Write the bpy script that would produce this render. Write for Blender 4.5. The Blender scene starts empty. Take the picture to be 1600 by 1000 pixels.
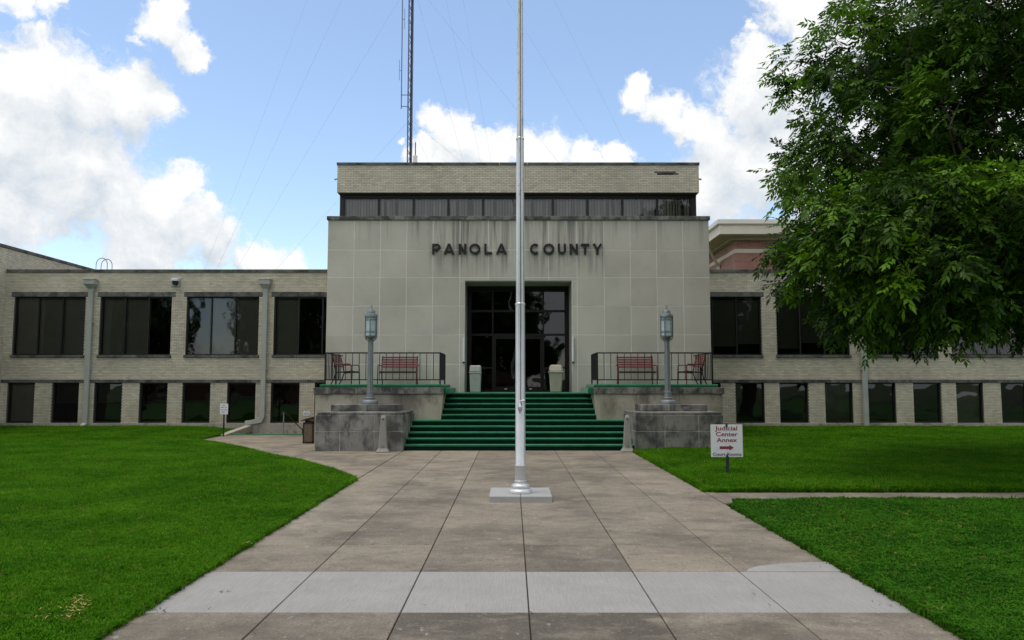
import bpy, bmesh, math, random
import numpy as np
from mathutils import Vector, Matrix, Euler, noise as mnoise

random.seed(7)
rng = np.random.default_rng(7)
sc = bpy.context.scene
COL = sc.collection
PI = math.pi

# ------------------------------------------------------------------ camera
cam_d = bpy.data.cameras.new('camera')
cam = bpy.data.objects.new('camera', cam_d)
COL.objects.link(cam)
CAM_H = 2.0
PITCH = math.atan(100 / 1200)
cam.location = (0, 0, CAM_H)
cam.rotation_euler = (PI / 2 + PITCH, 0, 0)
cam_d.lens = 27.0
cam_d.sensor_width = 36.0
cam_d.clip_start = 0.1
cam_d.clip_end = 4000
sc.camera = cam

# ------------------------------------------------------------------ exposure
sc.view_settings.view_transform = 'Standard'
sc.view_settings.look = 'None'
sc.view_settings.gamma = 1
sc.view_settings.exposure = 0.52
sc.view_settings.use_curve_mapping = False

sc.cycles.max_bounces = 5
sc.cycles.diffuse_bounces = 3
sc.cycles.glossy_bounces = 3
sc.cycles.transparent_max_bounces = 8
sc.cycles.caustics_reflective = False
sc.cycles.caustics_refractive = False

# ------------------------------------------------------------------ sun
SUN = Vector((-0.28, -0.10, 0.94)).normalized()       # towards the sun, veiled by cloud
sd = bpy.data.lights.new('sun', 'SUN')
sd.energy = 1.2
sd.angle = math.radians(24)
sd.color = (1.0, 0.92, 0.80)
so = bpy.data.objects.new('sun', sd)
COL.objects.link(so)
so.rotation_euler = SUN.to_track_quat('Z', 'Y').to_euler()
so.location = (0, 0, 60)

# ------------------------------------------------------------------ world: sky with cumulus
def view_dir(px, py):
    u = (px - 800) / 1200
    v = (500 - py) / 1200
    c, s = math.cos(PITCH), math.sin(PITCH)
    return Vector((u, c - v * s, s + v * c)).normalized()

CLOUDS = [  # cumulus heaps: direction (as degrees of azimuth and elevation below), radius
    (75, 130, 62), (30, 130, 50), (130, 150, 58), (200, 150, 46), (50, 230, 75), (125, 265, 75), (240, 155, 22),
    (250, 305, 52), (185, 300, 64), (30, 325, 62), (290, 350, 54), (330, 385, 40), (200, 380, 60), (95, 300, 66),
    (318, 325, 30), (0, 200, 62), (70, 6, 30), (20, 8, 34), (250, 38, 38), (285, 75, 26), (268, 22, 30), (300, 95, 20),
    (425, 406, 34), (398, 410, 20), (458, 406, 18), (88, 365, 16),
    (690, 190, 32), (722, 215, 40), (672, 228, 24), (762, 228, 42), (845, 238, 42), (905, 240, 36), (965, 250, 34), (800, 225, 24),
    (640, 232, 10), (700, 260, 50), (860, 290, 60),
    (995, 138, 28), (1035, 158, 28), (1070, 192, 36), (1105, 215, 46), (1125, 265, 66), (1165, 150, 52), (1205, 125, 50),
    (1180, 92, 34), (1235, 185, 85), (1200, 245, 85), (1262, 260, 85), (1268, 90, 58), (1262, 12, 62), (1212, 8, 40),
    (1330, 60, 85), (1150, 55, 14), (1420, 40, 110), (1300, 310, 80), (1110, 300, 45), (1520, 60, 115), (1620, 200, 150),
    (1450, 250, 150), (-110, 200, 110), (1750, 60, 140),
]

world = bpy.data.worlds.new('World')
sc.world = world
world.use_nodes = True
world.cycles.sampling_method = 'NONE'
wn, wl = world.node_tree.nodes, world.node_tree.links
wn.clear()

def new_math(n, l):
    def f(op, a, b=None, c=None, clamp=False):
        m = n.new('ShaderNodeMath'); m.operation = op; m.use_clamp = clamp
        for i, v in enumerate((a, b, c)):
            if v is None: continue
            if isinstance(v, (int, float)): m.inputs[i].default_value = v
            else: l.new(v, m.inputs[i])
        return m.outputs[0]
    return f

def cloud_group(name, heaps):
    """cloud density by direction: cumulus heaps broken up by noise; without heaps, scattered cumulus from noise alone"""
    g = bpy.data.node_groups.new(name, 'ShaderNodeTree')
    g.interface.new_socket('Dir', in_out='INPUT', socket_type='NodeSocketVector')
    g.interface.new_socket('Density', in_out='OUTPUT', socket_type='NodeSocketFloat')
    n, l = g.nodes, g.links
    gi, go = n.new('NodeGroupInput'), n.new('NodeGroupOutput')
    math_ = new_math(n, l)

    def noise_(vec, scale, detail, rough):
        t = n.new('ShaderNodeTexNoise')
        t.inputs['Scale'].default_value = scale
        t.inputs['Detail'].default_value = detail
        t.inputs['Roughness'].default_value = rough
        l.new(vec, t.inputs['Vector'])
        return t
    if not heaps:
        big = noise_(gi.outputs[0], 2.6, 4, 0.58)
        l.new(math_('MULTIPLY_ADD', big.outputs['Fac'], 6.0, -2.45), go.inputs[0])
        return g
    def warp(vec, scale, detail, amt):
        w = noise_(vec, scale, detail, .6)
        sub = n.new('ShaderNodeVectorMath'); sub.operation = 'SUBTRACT'
        l.new(w.outputs['Color'], sub.inputs[0]); sub.inputs[1].default_value = (.5, .5, .5)
        scl = n.new('ShaderNodeVectorMath'); scl.operation = 'SCALE'
        l.new(sub.outputs[0], scl.inputs[0]); scl.inputs['Scale'].default_value = amt
        add = n.new('ShaderNodeVectorMath'); add.operation = 'ADD'
        l.new(vec, add.inputs[0]); l.new(scl.outputs[0], add.inputs[1])
        return add.outputs[0]
    p = warp(gi.outputs[0], 10.0, 7, .10)
    best = None
    for (x, y, r) in heaps:
        d = n.new('ShaderNodeVectorMath'); d.operation = 'DISTANCE'
        l.new(p, d.inputs[0]); d.inputs[1].default_value = view_dir(x, y)
        v = math_('MULTIPLY_ADD', d.outputs['Value'], -1200.0 / (r * 1.15), 1.0)
        best = v if best is None else math_('SMOOTH_MAX', best, v, 0.12)
    best = math_('MAXIMUM', best, -1.2)
    fine = noise_(p, 24.0, 7, 0.66)
    dens = math_('ADD', best, math_('MULTIPLY_ADD', fine.outputs['Fac'], 1.7, -0.85))
    l.new(dens, go.inputs[0])
    return g

wmath = new_math(wn, wl)
tc = wn.new('ShaderNodeTexCoord')
sky = wn.new('ShaderNodeTexSky')
sky.sky_type = 'NISHITA'
sky.sun_disc = False
sky.sun_elevation = math.asin(SUN.z)
sky.sun_rotation = math.atan2(SUN.x, SUN.y)
sky.air_density = 1.0
sky.dust_density = 0.3
sky.ozone_density = 1.2
sky.altitude = 90
SKY_K = 0.15
hs = wn.new('ShaderNodeMix'); hs.data_type = 'RGBA'; hs.inputs['Factor'].default_value = 0.10
hs.inputs['B'].default_value = (3.9, 4.5, 5.0, 1)          # thin veil of moisture everywhere
wl.new(sky.outputs[0], hs.inputs['A'])
bg_sky = wn.new('ShaderNodeBackground'); bg_sky.inputs['Strength'].default_value = SKY_K
wl.new(hs.outputs['Result'], bg_sky.inputs['Color'])

def cloud_shader(group, step, edge0, edge1, k_lit, k_core, base):
    g1 = wn.new('ShaderNodeGroup'); g1.node_tree = group
    g2 = wn.new('ShaderNodeGroup'); g2.node_tree = group
    wl.new(tc.outputs['Generated'], g1.inputs[0])
    offs = wn.new('ShaderNodeVectorMath'); offs.operation = 'ADD'
    offs.inputs[1].default_value = (-0.25 * step, -0.1 * step, step)       # towards the sun
    wl.new(tc.outputs['Generated'], offs.inputs[0]); wl.new(offs.outputs[0], g2.inputs[0])
    alpha = wn.new('ShaderNodeMapRange'); alpha.interpolation_type = 'SMOOTHSTEP'
    alpha.inputs['From Min'].default_value = edge0; alpha.inputs['From Max'].default_value = edge1
    wl.new(g1.outputs[0], alpha.inputs['Value'])
    lit = wmath('SUBTRACT', g1.outputs[0], g2.outputs[0])
    core = wmath('MULTIPLY_ADD', wmath('MINIMUM', g1.outputs[0], 1.6), -k_core, base)
    lum = wmath('MULTIPLY_ADD', lit, k_lit, core, clamp=True)
    ccol = wn.new('ShaderNodeMix'); ccol.data_type = 'RGBA'
    ccol.inputs['A'].default_value = (0.42, 0.475, 0.535, 1)
    ccol.inputs['B'].default_value = (0.70, 0.705, 0.705, 1)
    wl.new(lum, ccol.inputs['Factor'])
    bg_cl = wn.new('ShaderNodeBackground')
    wl.new(ccol.outputs['Result'], bg_cl.inputs['Color'])
    mx = wn.new('ShaderNodeMixShader')
    wl.new(alpha.outputs[0], mx.inputs[0]); wl.new(bg_sky.outputs[0], mx.inputs[1]); wl.new(bg_cl.outputs[0], mx.inputs[2])
    return mx
ahead = cloud_shader(cloud_group('cumulus_ahead', CLOUDS), .045, -.08, .40, .85, .22, .66)
around = cloud_shader(cloud_group('cumulus_around', None), .05, -.05, .35, .42, .16, .98)
dt = wn.new('ShaderNodeVectorMath'); dt.operation = 'DOT_PRODUCT'
wl.new(tc.outputs['Generated'], dt.inputs[0]); dt.inputs[1].default_value = view_dir(800, 380)
mask = wn.new('ShaderNodeMapRange'); mask.interpolation_type = 'SMOOTHSTEP'
mask.inputs['From Min'].default_value = 0.78; mask.inputs['From Max'].default_value = 0.66
wl.new(dt.outputs['Value'], mask.inputs['Value'])
mixs = wn.new('ShaderNodeMixShader')
wl.new(mask.outputs[0], mixs.inputs[0]); wl.new(ahead.outputs[0], mixs.inputs[1]); wl.new(around.outputs[0], mixs.inputs[2])
wo = wn.new('ShaderNodeOutputWorld'); wl.new(mixs.outputs[0], wo.inputs[0])

# ================================================================== helpers
class MB:
    """collects shapes, then links them as ONE mesh object"""
    def __init__(s):
        s.v, s.f, s.t = [], [], []
    def add(s, verts, faces, tone=None):
        o = len(s.v)
        s.v.extend(verts)
        s.f.extend([tuple(i + o for i in f) for f in faces])
        if tone is not None:
            s.t.extend([tone] * len(faces))
        return s
    def box(s, x0, x1, y0, y1, z0, z1, c=0.0, tone=None):
        if c <= 0:
            v = [(x0, y0, z0), (x1, y0, z0), (x1, y1, z0), (x0, y1, z0), (x0, y0, z1), (x1, y0, z1), (x1, y1, z1), (x0, y1, z1)]
            f = [(0, 3, 2, 1), (4, 5, 6, 7), (0, 1, 5, 4), (1, 2, 6, 5), (2, 3, 7, 6), (3, 0, 4, 7)]
            return s.add(v, f, tone)
        return s.hexa([(x0, y0, z0), (x1, y0, z0), (x1, y1, z0), (x0, y1, z0), (x0, y0, z1), (x1, y0, z1), (x1, y1, z1), (x0, y1, z1)], c, tone)
    def hexa(s, p, c=0.0, tone=None):
        """six-sided block from eight corners (bottom four, top four), edges chamfered by c"""
        p = [Vector(q) for q in p]
        F = [(0, 3, 2, 1), (4, 5, 6, 7), (0, 1, 5, 4), (1, 2, 6, 5), (2, 3, 7, 6), (3, 0, 4, 7)]
        if c <= 0:
            return s.add([tuple(q) for q in p], F, tone)
        nb = {0: (1, 3, 4), 1: (0, 2, 5), 2: (1, 3, 6), 3: (2, 0, 7), 4: (5, 7, 0), 5: (4, 6, 1), 6: (5, 7, 2), 7: (6, 4, 3)}
        verts, idx = [], {}
        for fi, f in enumerate(F):
            for vi in f:
                q = p[vi].copy()
                for o in nb[vi]:
                    if o in f:
                        e = p[o] - p[vi]
                        L = e.length
                        q += e / L * min(c, L * .45)
                idx[(fi, vi)] = len(verts)
                verts.append(tuple(q))
        faces = [tuple(idx[(fi, vi)] for vi in f) for fi, f in enumerate(F)]
        edges = {}
        for fi, f in enumerate(F):
            for k in range(4):
                a, b = f[k], f[(k + 1) % 4]
                edges.setdefault((min(a, b), max(a, b)), []).append((fi, a, b))
        for (a, b), L in edges.items():
            (f1, a1, b1), (f2, a2, b2) = L
            faces.append((idx[(f1, b1)], idx[(f1, a1)], idx[(f2, a1)], idx[(f2, b1)]))
        for vi in range(8):
            fs = [fi for fi, f in enumerate(F) if vi in f]
            tri = [idx[(fi, vi)] for fi in fs]
            A, B, C = (Vector(verts[i]) for i in tri)
            ctr = sum(p, Vector()) / 8
            if (B - A).cross(C - A).dot(A - ctr) < 0:
                tri = tri[::-1]
            faces.append(tuple(tri))
        return s.add(verts, faces, tone)
    def prism(s, poly, z0, z1):
        """polygon in the XY plane, anticlockwise, extruded in Z"""
        n = len(poly)
        v = [(x, y, z0) for x, y in poly] + [(x, y, z1) for x, y in poly]
        f = [tuple(range(n - 1, -1, -1)), tuple(range(n, 2 * n))]
        f += [(i, (i + 1) % n, (i + 1) % n + n, i + n) for i in range(n)]
        return s.add(v, f)
    def slab_xz(s, poly, y0, y1):
        """polygon in the XZ plane extruded from y0 (front) to y1"""
        n = len(poly)
        v = [(x, y0, z) for x, z in poly] + [(x, y1, z) for x, z in poly]
        f = [tuple(range(n)), tuple(range(2 * n - 1, n - 1, -1))]
        f += [((i + 1) % n, i, i + n, (i + 1) % n + n) for i in range(n)]
        return s.add(v, f)
    def tube(s, pts, r, n=8, caps=True):
        pts = [Vector(p) for p in pts]
        R = r if isinstance(r, (list, tuple)) else [r] * len(pts)
        v, f = [], []
        up = None
        for i, p in enumerate(pts):
            a = pts[max(i - 1, 0)]; b = pts[min(i + 1, len(pts) - 1)]
            d = (b - a).normalized()
            if up is None:
                up = Vector((0, 0, 1)) if abs(d.z) < .9 else Vector((1, 0, 0))
            x = d.cross(up).normalized()
            up = x.cross(d).normalized()
            for k in range(n):
                w = 2 * PI * (k + .5) / n
                v.append(tuple(p + (x * math.cos(w) + up * math.sin(w)) * R[i]))
        for i in range(len(pts) - 1):
            for k in range(n):
                f.append((i * n + k, i * n + (k + 1) % n, (i + 1) * n + (k + 1) % n, (i + 1) * n + k))
        if caps:
            f.append(tuple(range(n - 1, -1, -1)))
            f.append(tuple((len(pts) - 1) * n + k for k in range(n)))
        return s.add(v, f)
    def lathe(s, prof, n=20, c=(0, 0, 0), ph=0.0):
        v, f = [], []
        for r, z in prof:
            for k in range(n):
                w = 2 * PI * k / n + ph
                v.append((c[0] + r * math.cos(w), c[1] + r * math.sin(w), c[2] + z))
        for i in range(len(prof) - 1):
            for k in range(n):
                f.append((i * n + k, i * n + (k + 1) % n, (i + 1) * n + (k + 1) % n, (i + 1) * n + k))
        f.append(tuple(range(n - 1, -1, -1)))
        f.append(tuple((len(prof) - 1) * n + k for k in range(n)))
        return s.add(v, f)
    def build(s, name, mat, parent=None, smooth=False, angle=40):
        off = Vector()
        q = parent
        while q is not None:
            off += q.location
            q = q.parent
        me = bpy.data.meshes.new(name)
        v = np.array(s.v, dtype=np.float64) - np.array(off)
        me.from_pydata(v.tolist(), [], s.f)
        if s.t and len(s.t) == len(s.f):
            at = me.attributes.new('tone', 'FLOAT', 'FACE')
            at.data.foreach_set('value', np.array(s.t, dtype=np.float32))
        me.materials.append(mat)
        if smooth:
            me.polygons.foreach_set('use_smooth', [True] * len(me.polygons))
            me.set_sharp_from_angle(angle=math.radians(angle))
        me.update()
        o = bpy.data.objects.new(name, me)
        COL.objects.link(o)
        o.parent = parent
        return o

def tag(o, label=None, cat=None, group=None, kind=None):
    if label: o['label'] = label
    if cat: o['category'] = cat
    if group: o['group'] = group
    if kind: o['kind'] = kind
    return o

def thing(name, label, cat, loc=(0, 0, 0), group=None):
    o = bpy.data.objects.new(name, None)
    o.empty_display_size = .2
    COL.objects.link(o)
    o.location = loc
    return tag(o, label, cat, group)

def copy_tree(o, parent=None):
    c = o.copy()
    COL.objects.link(c)
    c.parent = parent
    for ch in list(o.children):
        copy_tree(ch, c)
    return c

def place(o, loc, rz=0.0, label=None):
    o.location = loc
    o.rotation_euler = (0, 0, rz)
    if label: o['label'] = label
    return o

# ------------------------------------------------------------------ materials
def mat(name, col, rough=.8, var=.12, vs=2.0, fine=.08, fs=60.0, bump=0.0, bs=80.0, metal=0.0, spec=.35, tone=0.0,
        rnd=0.0, tint=False, stain=None, coat=0.0, sheen=0.0):
    """procedural surface: colour + broad blotches + fine grain + optional stains (list of dicts)"""
    m = bpy.data.materials.new(name)
    m.use_nodes = True
    n, l = m.node_tree.nodes, m.node_tree.links
    b = n['Principled BSDF']
    b.inputs['Roughness'].default_value = rough
    b.inputs['Metallic'].default_value = metal
    b.inputs['Specular IOR Level'].default_value = spec
    if sheen:
        b.inputs['Sheen Weight'].default_value = sheen
    geo = n.new('ShaderNodeNewGeometry')
    pos = geo.outputs['Position']

    def nz(scale, detail=4, rough_=.55, stretch=None, off=0):
        t = n.new('ShaderNodeTexNoise')
        t.inputs['Scale'].default_value = scale
        t.inputs['Detail'].default_value = detail
        t.inputs['Roughness'].default_value = rough_
        mp = n.new('ShaderNodeMapping')
        mp.inputs['Scale'].default_value = stretch or (1, 1, 1)
        mp.inputs['Location'].default_value = (off, off * 1.7, off * .6)
        l.new(pos, mp.inputs['Vector'])
        l.new(mp.outputs[0], t.inputs['Vector'])
        return t.outputs['Fac']

    def mr(val, a, b_, c, d):
        t = n.new('ShaderNodeMapRange')
        t.inputs['From Min'].default_value = a; t.inputs['From Max'].default_value = b_
        t.inputs['To Min'].default_value = c; t.inputs['To Max'].default_value = d
        l.new(val, t.inputs['Value'])
        return t.outputs[0]

    def mul(a, bb):
        t = n.new('ShaderNodeMath'); t.operation = 'MULTIPLY'
        for i, q in enumerate((a, bb)):
            if isinstance(q, (int, float)): t.inputs[i].default_value = q
            else: l.new(q, t.inputs[i])
        return t.outputs[0]
    k = mul(mr(nz(vs), .3, .7, 1 - var, 1 + var), mr(nz(fs, 3, .6), .3, .7, 1 - fine, 1 + fine))
    if tone:
        a = n.new('ShaderNodeAttribute'); a.attribute_name = 'tone'
        k = mul(k, mr(a.outputs['Fac'], 0, 1, 1 - tone, 1 + tone))
    if rnd:
        oi = n.new('ShaderNodeObjectInfo')
        k = mul(k, mr(oi.outputs['Random'], 0, 1, 1 - rnd, 1 + rnd))
    vm = n.new('ShaderNodeVectorMath'); vm.operation = 'SCALE'
    vm.inputs[0].default_value = col[:3]
    l.new(k, vm.inputs['Scale'])
    cur = vm.outputs[0]
    if tint:
        oi = n.new('ShaderNodeObjectInfo')
        t = n.new('ShaderNodeVectorMath'); t.operation = 'MULTIPLY'
        tm = n.new('ShaderNodeMix'); tm.data_type = 'RGBA'; tm.inputs['A'].default_value = (1, 1, 1, 1)
        l.new(oi.outputs['Color'], tm.inputs['B']); l.new(mr(nz(1.7, 5, .6, None, 9.3), .36, .56, .25, 1.25), tm.inputs['Factor'])
        l.new(cur, t.inputs[0]); l.new(tm.outputs['Result'], t.inputs[1])
        cur = t.outputs[0]
    for i, st in enumerate(stain or []):
        f = mr(nz(st['s'], st.get('d', 5), st.get('r', .6), st.get('stretch'), 3.1 * (i + 1)), st['lo'], st['hi'], 0, st.get('amt', .7))
        if 'zlo' in st:      # only within a band of heights, e.g. run-off from a ledge
            sx = n.new('ShaderNodeSeparateXYZ'); l.new(pos, sx.inputs[0])
            f = mul(f, mr(sx.outputs['Z'], st['zlo'], st['zhi'], st.get('za', 0), st.get('zb', 1)))
        if 'xlo' in st:
            sx = n.new('ShaderNodeSeparateXYZ'); l.new(pos, sx.inputs[0])
            f = mul(mul(f, mr(sx.outputs['X'], st['xlo'] - .2, st['xlo'], 0, 1)), mr(sx.outputs['X'], st['xhi'], st['xhi'] + .2, 1, 0))
        mx = n.new('ShaderNodeMix'); mx.data_type = 'RGBA'
        l.new(f, mx.inputs['Factor']); l.new(cur, mx.inputs['A'])
        mx.inputs['B'].default_value = (*st['c'], 1)
        cur = mx.outputs['Result']
    l.new(cur, b.inputs['Base Color'])
    if bump:
        bp = n.new('ShaderNodeBump'); bp.inputs['Strength'].default_value = bump
        bp.inputs['Distance'].default_value = .01
        l.new(nz(bs, 4, .6), bp.inputs['Height'])
        l.new(bp.outputs[0], b.inputs['Normal'])
    return m

def leaf_mat(name, col, col2, trans=.35, attr=True, rough=.5, spec=.3):
    m = bpy.data.materials.new(name)
    m.use_nodes = True
    n, l = m.node_tree.nodes, m.node_tree.links
    b = n['Principled BSDF']
    b.inputs['Roughness'].default_value = rough
    b.inputs['Specular IOR Level'].default_value = spec
    mx = n.new('ShaderNodeMix'); mx.data_type = 'RGBA'
    mx.inputs['A'].default_value = (*col, 1); mx.inputs['B'].default_value = (*col2, 1)
    if attr:
        a = n.new('ShaderNodeAttribute'); a.attribute_name = 'tone'
        l.new(a.outputs['Fac'], mx.inputs['Factor'])
    else:
        oi = n.new('ShaderNodeObjectInfo')
        geo = n.new('ShaderNodeNewGeometry')
        t = n.new('ShaderNodeTexNoise'); t.inputs['Scale'].default_value = .7; t.inputs['Detail'].default_value = 6
        l.new(geo.outputs['Position'], t.inputs['Vector'])
        mm = n.new('ShaderNodeMath'); mm.operation = 'MULTIPLY_ADD'
        l.new(oi.outputs['Random'], mm.inputs[0]); mm.inputs[1].default_value = .55
        m2 = n.new('ShaderNodeMapRange'); m2.inputs['From Min'].default_value = .35; m2.inputs['From Max'].default_value = .7
        m2.inputs['To Min'].default_value = .0; m2.inputs['To Max'].default_value = .5
        l.new(t.outputs['Fac'], m2.inputs['Value']); l.new(m2.outputs[0], mm.inputs[2])
        l.new(mm.outputs[0], mx.inputs['Factor'])
        th = n.new('ShaderNodeMath'); th.operation = 'GREATER_THAN'; th.inputs[1].default_value = .985
        l.new(oi.outputs['Random'], th.inputs[0])
        m3 = n.new('ShaderNodeMath'); m3.operation = 'MULTIPLY'; m3.inputs[1].default_value = .75; l.new(th.outputs[0], m3.inputs[0])
        dm = n.new('ShaderNodeMix'); dm.data_type = 'RGBA'; dm.inputs['B'].default_value = (.30, .24, .07, 1)    # the odd dry tuft
        l.new(m3.outputs[0], dm.inputs['Factor']); l.new(mx.outputs['Result'], dm.inputs['A'])
        mx = dm
    l.new(mx.outputs['Result'], b.inputs['Base Color'])
    tr = n.new('ShaderNodeBsdfTranslucent')
    l.new(mx.outputs['Result'], tr.inputs['Color'])
    ms = n.new('ShaderNodeMixShader'); ms.inputs[0].default_value = trans
    l.new(b.outputs[0], ms.inputs[1]); l.new(tr.outputs[0], ms.inputs[2])
    l.new(ms.outputs[0], n['Material Output'].inputs['Surface'])
    return m

def glass_mat(name, tintc, ior=1.75, wav=.012):
    m = bpy.data.materials.new(name)
    m.use_nodes = True
    n, l = m.node_tree.nodes, m.node_tree.links
    n.remove(n['Principled BSDF'])
    tr = n.new('ShaderNodeBsdfTransparent'); tr.inputs['Color'].default_value = (*tintc, 1)
    gl = n.new('ShaderNodeBsdfGlossy'); gl.inputs['Roughness'].default_value = .015
    gl.inputs['Color'].default_value = (.95, .96, 1, 1)
    geo = n.new('ShaderNodeNewGeometry')
    t = n.new('ShaderNodeTexNoise'); t.inputs['Scale'].default_value = 1.1; t.inputs['Detail'].default_value = 1
    l.new(geo.outputs['Position'], t.inputs['Vector'])
    bp = n.new('ShaderNodeBump'); bp.inputs['Strength'].default_value = 1; bp.inputs['Distance'].default_value = wav
    l.new(t.outputs['Fac'], bp.inputs['Height']); l.new(bp.outputs[0], gl.inputs['Normal'])
    fr = n.new('ShaderNodeFresnel'); fr.inputs['IOR'].default_value = ior
    ms = n.new('ShaderNodeMixShader')
    l.new(fr.outputs[0], ms.inputs[0]); l.new(tr.outputs[0], ms.inputs[1]); l.new(gl.outputs[0], ms.inputs[2])
    l.new(ms.outputs[0], n['Material Output'].inputs['Surface'])
    return m

M = {}
M['ground'] = mat('ground', (.05, .085, .02), .95, .3, .4)
M['soil'] = mat('soil', (.06, .045, .03), .95, .3, 6)
M['lawn'] = mat('lawn', (.028, .105, .010), .95, .25, 1.2, .3, 40)
M['grass'] = leaf_mat('grass', (.026, .125, .002), (.125, .310, .010), .35, attr=False, rough=.7, spec=.08)
M['grass_right'] = leaf_mat('grass_right', (.018, .095, .006), (.085, .245, .014), .35, attr=False, rough=.7, spec=.08)
M['dry'] = mat('dry_grass', (.50, .36, .12), .8, .3, 30)
M['asphalt'] = mat('asphalt', (.05, .05, .052), .9, .2, 1.5, .2, 90)
CONC_ST = [dict(s=.8, lo=.46, hi=.66, amt=.62, c=(.082, .071, .056)), dict(s=2.2, lo=.50, hi=.68, amt=.40, c=(.080, .072, .060), stretch=(.8, 1.2, 1)),
           dict(s=3.2, lo=.55, hi=.72, amt=.45, c=(.34, .305, .245), stretch=(.75, 1.3, 1)), dict(s=8, lo=.64, hi=.70, amt=.5, c=(.40, .37, .32), stretch=(1.6, .6, 1)), dict(s=11, lo=.56, hi=.70, amt=.45, c=(.078, .068, .055)),
           dict(s=40, lo=.58, hi=.66, amt=.5, c=(.07, .06, .05), d=3), dict(s=30, lo=.61, hi=.69, amt=.4, c=(.36, .33, .28), d=3),
           dict(s=1.6, lo=.60, hi=.72, amt=.40, c=(.17, .115, .055), zlo=-1, zhi=1, za=.5, zb=.5)]
M['concrete'] = mat('concrete', (.256, .221, .174), .85, .16, 1.2, .25, 45, .5, 120, rnd=.09, tint=True, stain=CONC_ST)
M['concrete_new'] = mat('concrete_new', (.318, .308, .300), .85, .08, 1.3, .13, 60, .15, 160, rnd=.02,
                        stain=[dict(s=14, lo=.45, hi=.62, amt=.40, c=(.24, .232, .222), stretch=(5, .22, 1)), dict(s=1.5, lo=.55, hi=.75, amt=.4, c=(.22, .205, .185)), dict(s=14, lo=.58, hi=.7, amt=.3, c=(.40, .39, .38), stretch=(4, .3, 1)), dict(s=60, lo=.69, hi=.73, amt=.5, c=(.08, .07, .06), d=2)])
M['plinth'] = mat('painted_concrete', (.37, .37, .37), .7, .06, 4, .05, 120, .1, 160,
                  stain=[dict(s=9, lo=.6, hi=.8, amt=.3, c=(.25, .24, .22))])
DARK = (.060, .060, .058)
M['stone'] = mat('limestone', (.505, .480, .420), .85, .09, .7, .06, 55, .1, 90, rnd=.06,
                 stain=[dict(s=2.2, lo=.58, hi=.82, amt=.30, c=(.24, .23, .19)),
                        dict(s=1.0, lo=.56, hi=.72, amt=.55, c=(.10, .105, .10), stretch=(2.6, 1, .10), zlo=6.4, zhi=8.0, za=-.2, zb=.9, r=.65),
                        dict(s=1.0, lo=.58, hi=.66, amt=.60, c=(.06, .065, .065), stretch=(7, 1, .12), zlo=6.6, zhi=8.0, za=-.5, zb=.9, r=.6),
                        dict(s=1.0, lo=.44, hi=.60, amt=.55, c=(.085, .09, .085), stretch=(7, 1, .25), zlo=5.75, zhi=6.68, za=0, zb=1, xlo=-2.9, xhi=-.1, r=.6),
                        dict(s=1.0, lo=.44, hi=.60, amt=.55, c=(.085, .09, .085), stretch=(7, 1, .25), zlo=5.75, zhi=6.68, za=0, zb=1, xlo=.65, xhi=3.3, r=.6)])
M['joint'] = mat('stone_joint', (.74, .735, .70), .9, .1, 3)
M['joint_old'] = mat('old_joint', (.52, .50, .44), .9, .3, 3, stain=[dict(s=2, lo=.45, hi=.6, amt=.8, c=(.16, .16, .15))])
M['jamb'] = mat('limestone_reveal', (.48, .455, .40), .85, .08, .9, .06, 55)
M['stone_dark'] = mat('weathered_stone', (.195, .19, .175), .9, .3, 1.5, .15, 45, .3, 60, rnd=.12,
                      stain=[dict(s=3.0, lo=.42, hi=.60, amt=.85, c=(.045, .046, .045)), dict(s=7, lo=.5, hi=.68, amt=.7, c=(.04, .042, .042), stretch=(1, 1, .5)),
                             dict(s=5, lo=.62, hi=.75, amt=.6, c=(.36, .34, .28))])
M['stone_pale'] = mat('porch_stone', (.40, .37, .30), .9, .12, 1.2, .08, 50, .2, 60, rnd=.05,
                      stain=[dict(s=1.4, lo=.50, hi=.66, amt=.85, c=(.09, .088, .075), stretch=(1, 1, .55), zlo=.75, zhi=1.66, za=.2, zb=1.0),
                             dict(s=3, lo=.6, hi=.72, amt=.5, c=(.22, .15, .08))])
M['plinth_stone'] = mat('plinth_stone', (.36, .34, .29), .9, .15, 1.5, .1, 50, rnd=.06, stain=[dict(s=2.5, lo=.52, hi=.68, amt=.7, c=(.10, .10, .085)), dict(s=9, lo=.6, hi=.7, amt=.5, c=(.08, .08, .07))])
M['pedestal'] = mat('pedestal_stone', (.235, .23, .21), .9, .2, 1.6, .12, 45, .25, 60, rnd=.10,
                    stain=[dict(s=1.5, lo=.44, hi=.60, amt=.85, c=(.055, .056, .056)), dict(s=6, lo=.5, hi=.66, amt=.7, c=(.045, .046, .046), stretch=(1, 1, .35)),
                           dict(s=4, lo=.63, hi=.74, amt=.6, c=(.37, .35, .30)), dict(s=30, lo=.66, hi=.73, amt=.5, c=(.40, .39, .36))])
M['lintel'] = mat('lintel_stone', (.135, .135, .128), .9, .3, 2, .15, 50, .2, 60, rnd=.15,
                  stain=[dict(s=2.5, lo=.45, hi=.62, amt=.8, c=(.036, .038, .040)), dict(s=6, lo=.58, hi=.72, amt=.6, c=(.27, .26, .22))])
M['brick'] = mat('cream_brick', (.575, .535, .435), .85, .12, .8, .10, 70, tone=.17,
                 stain=[dict(s=.8, lo=.55, hi=.75, amt=.3, c=(.30, .27, .19)), dict(s=3, lo=.62, hi=.75, amt=.45, c=(.27, .19, .10)),
                        dict(s=1.4, lo=.42, hi=.66, amt=.55, c=(.26, .22, .11), zlo=1.5, zhi=.2)])
M['mortar'] = mat('mortar', (.16, .15, .125), .95, .15, 2)
M['frame'] = mat('bronze_frame', (.012, .011, .012), .45, .1, 3, spec=.4)
M['door_frame'] = mat('bronze_door', (.011, .0095, .0095), .5, .1, 3, spec=.25)
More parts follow.
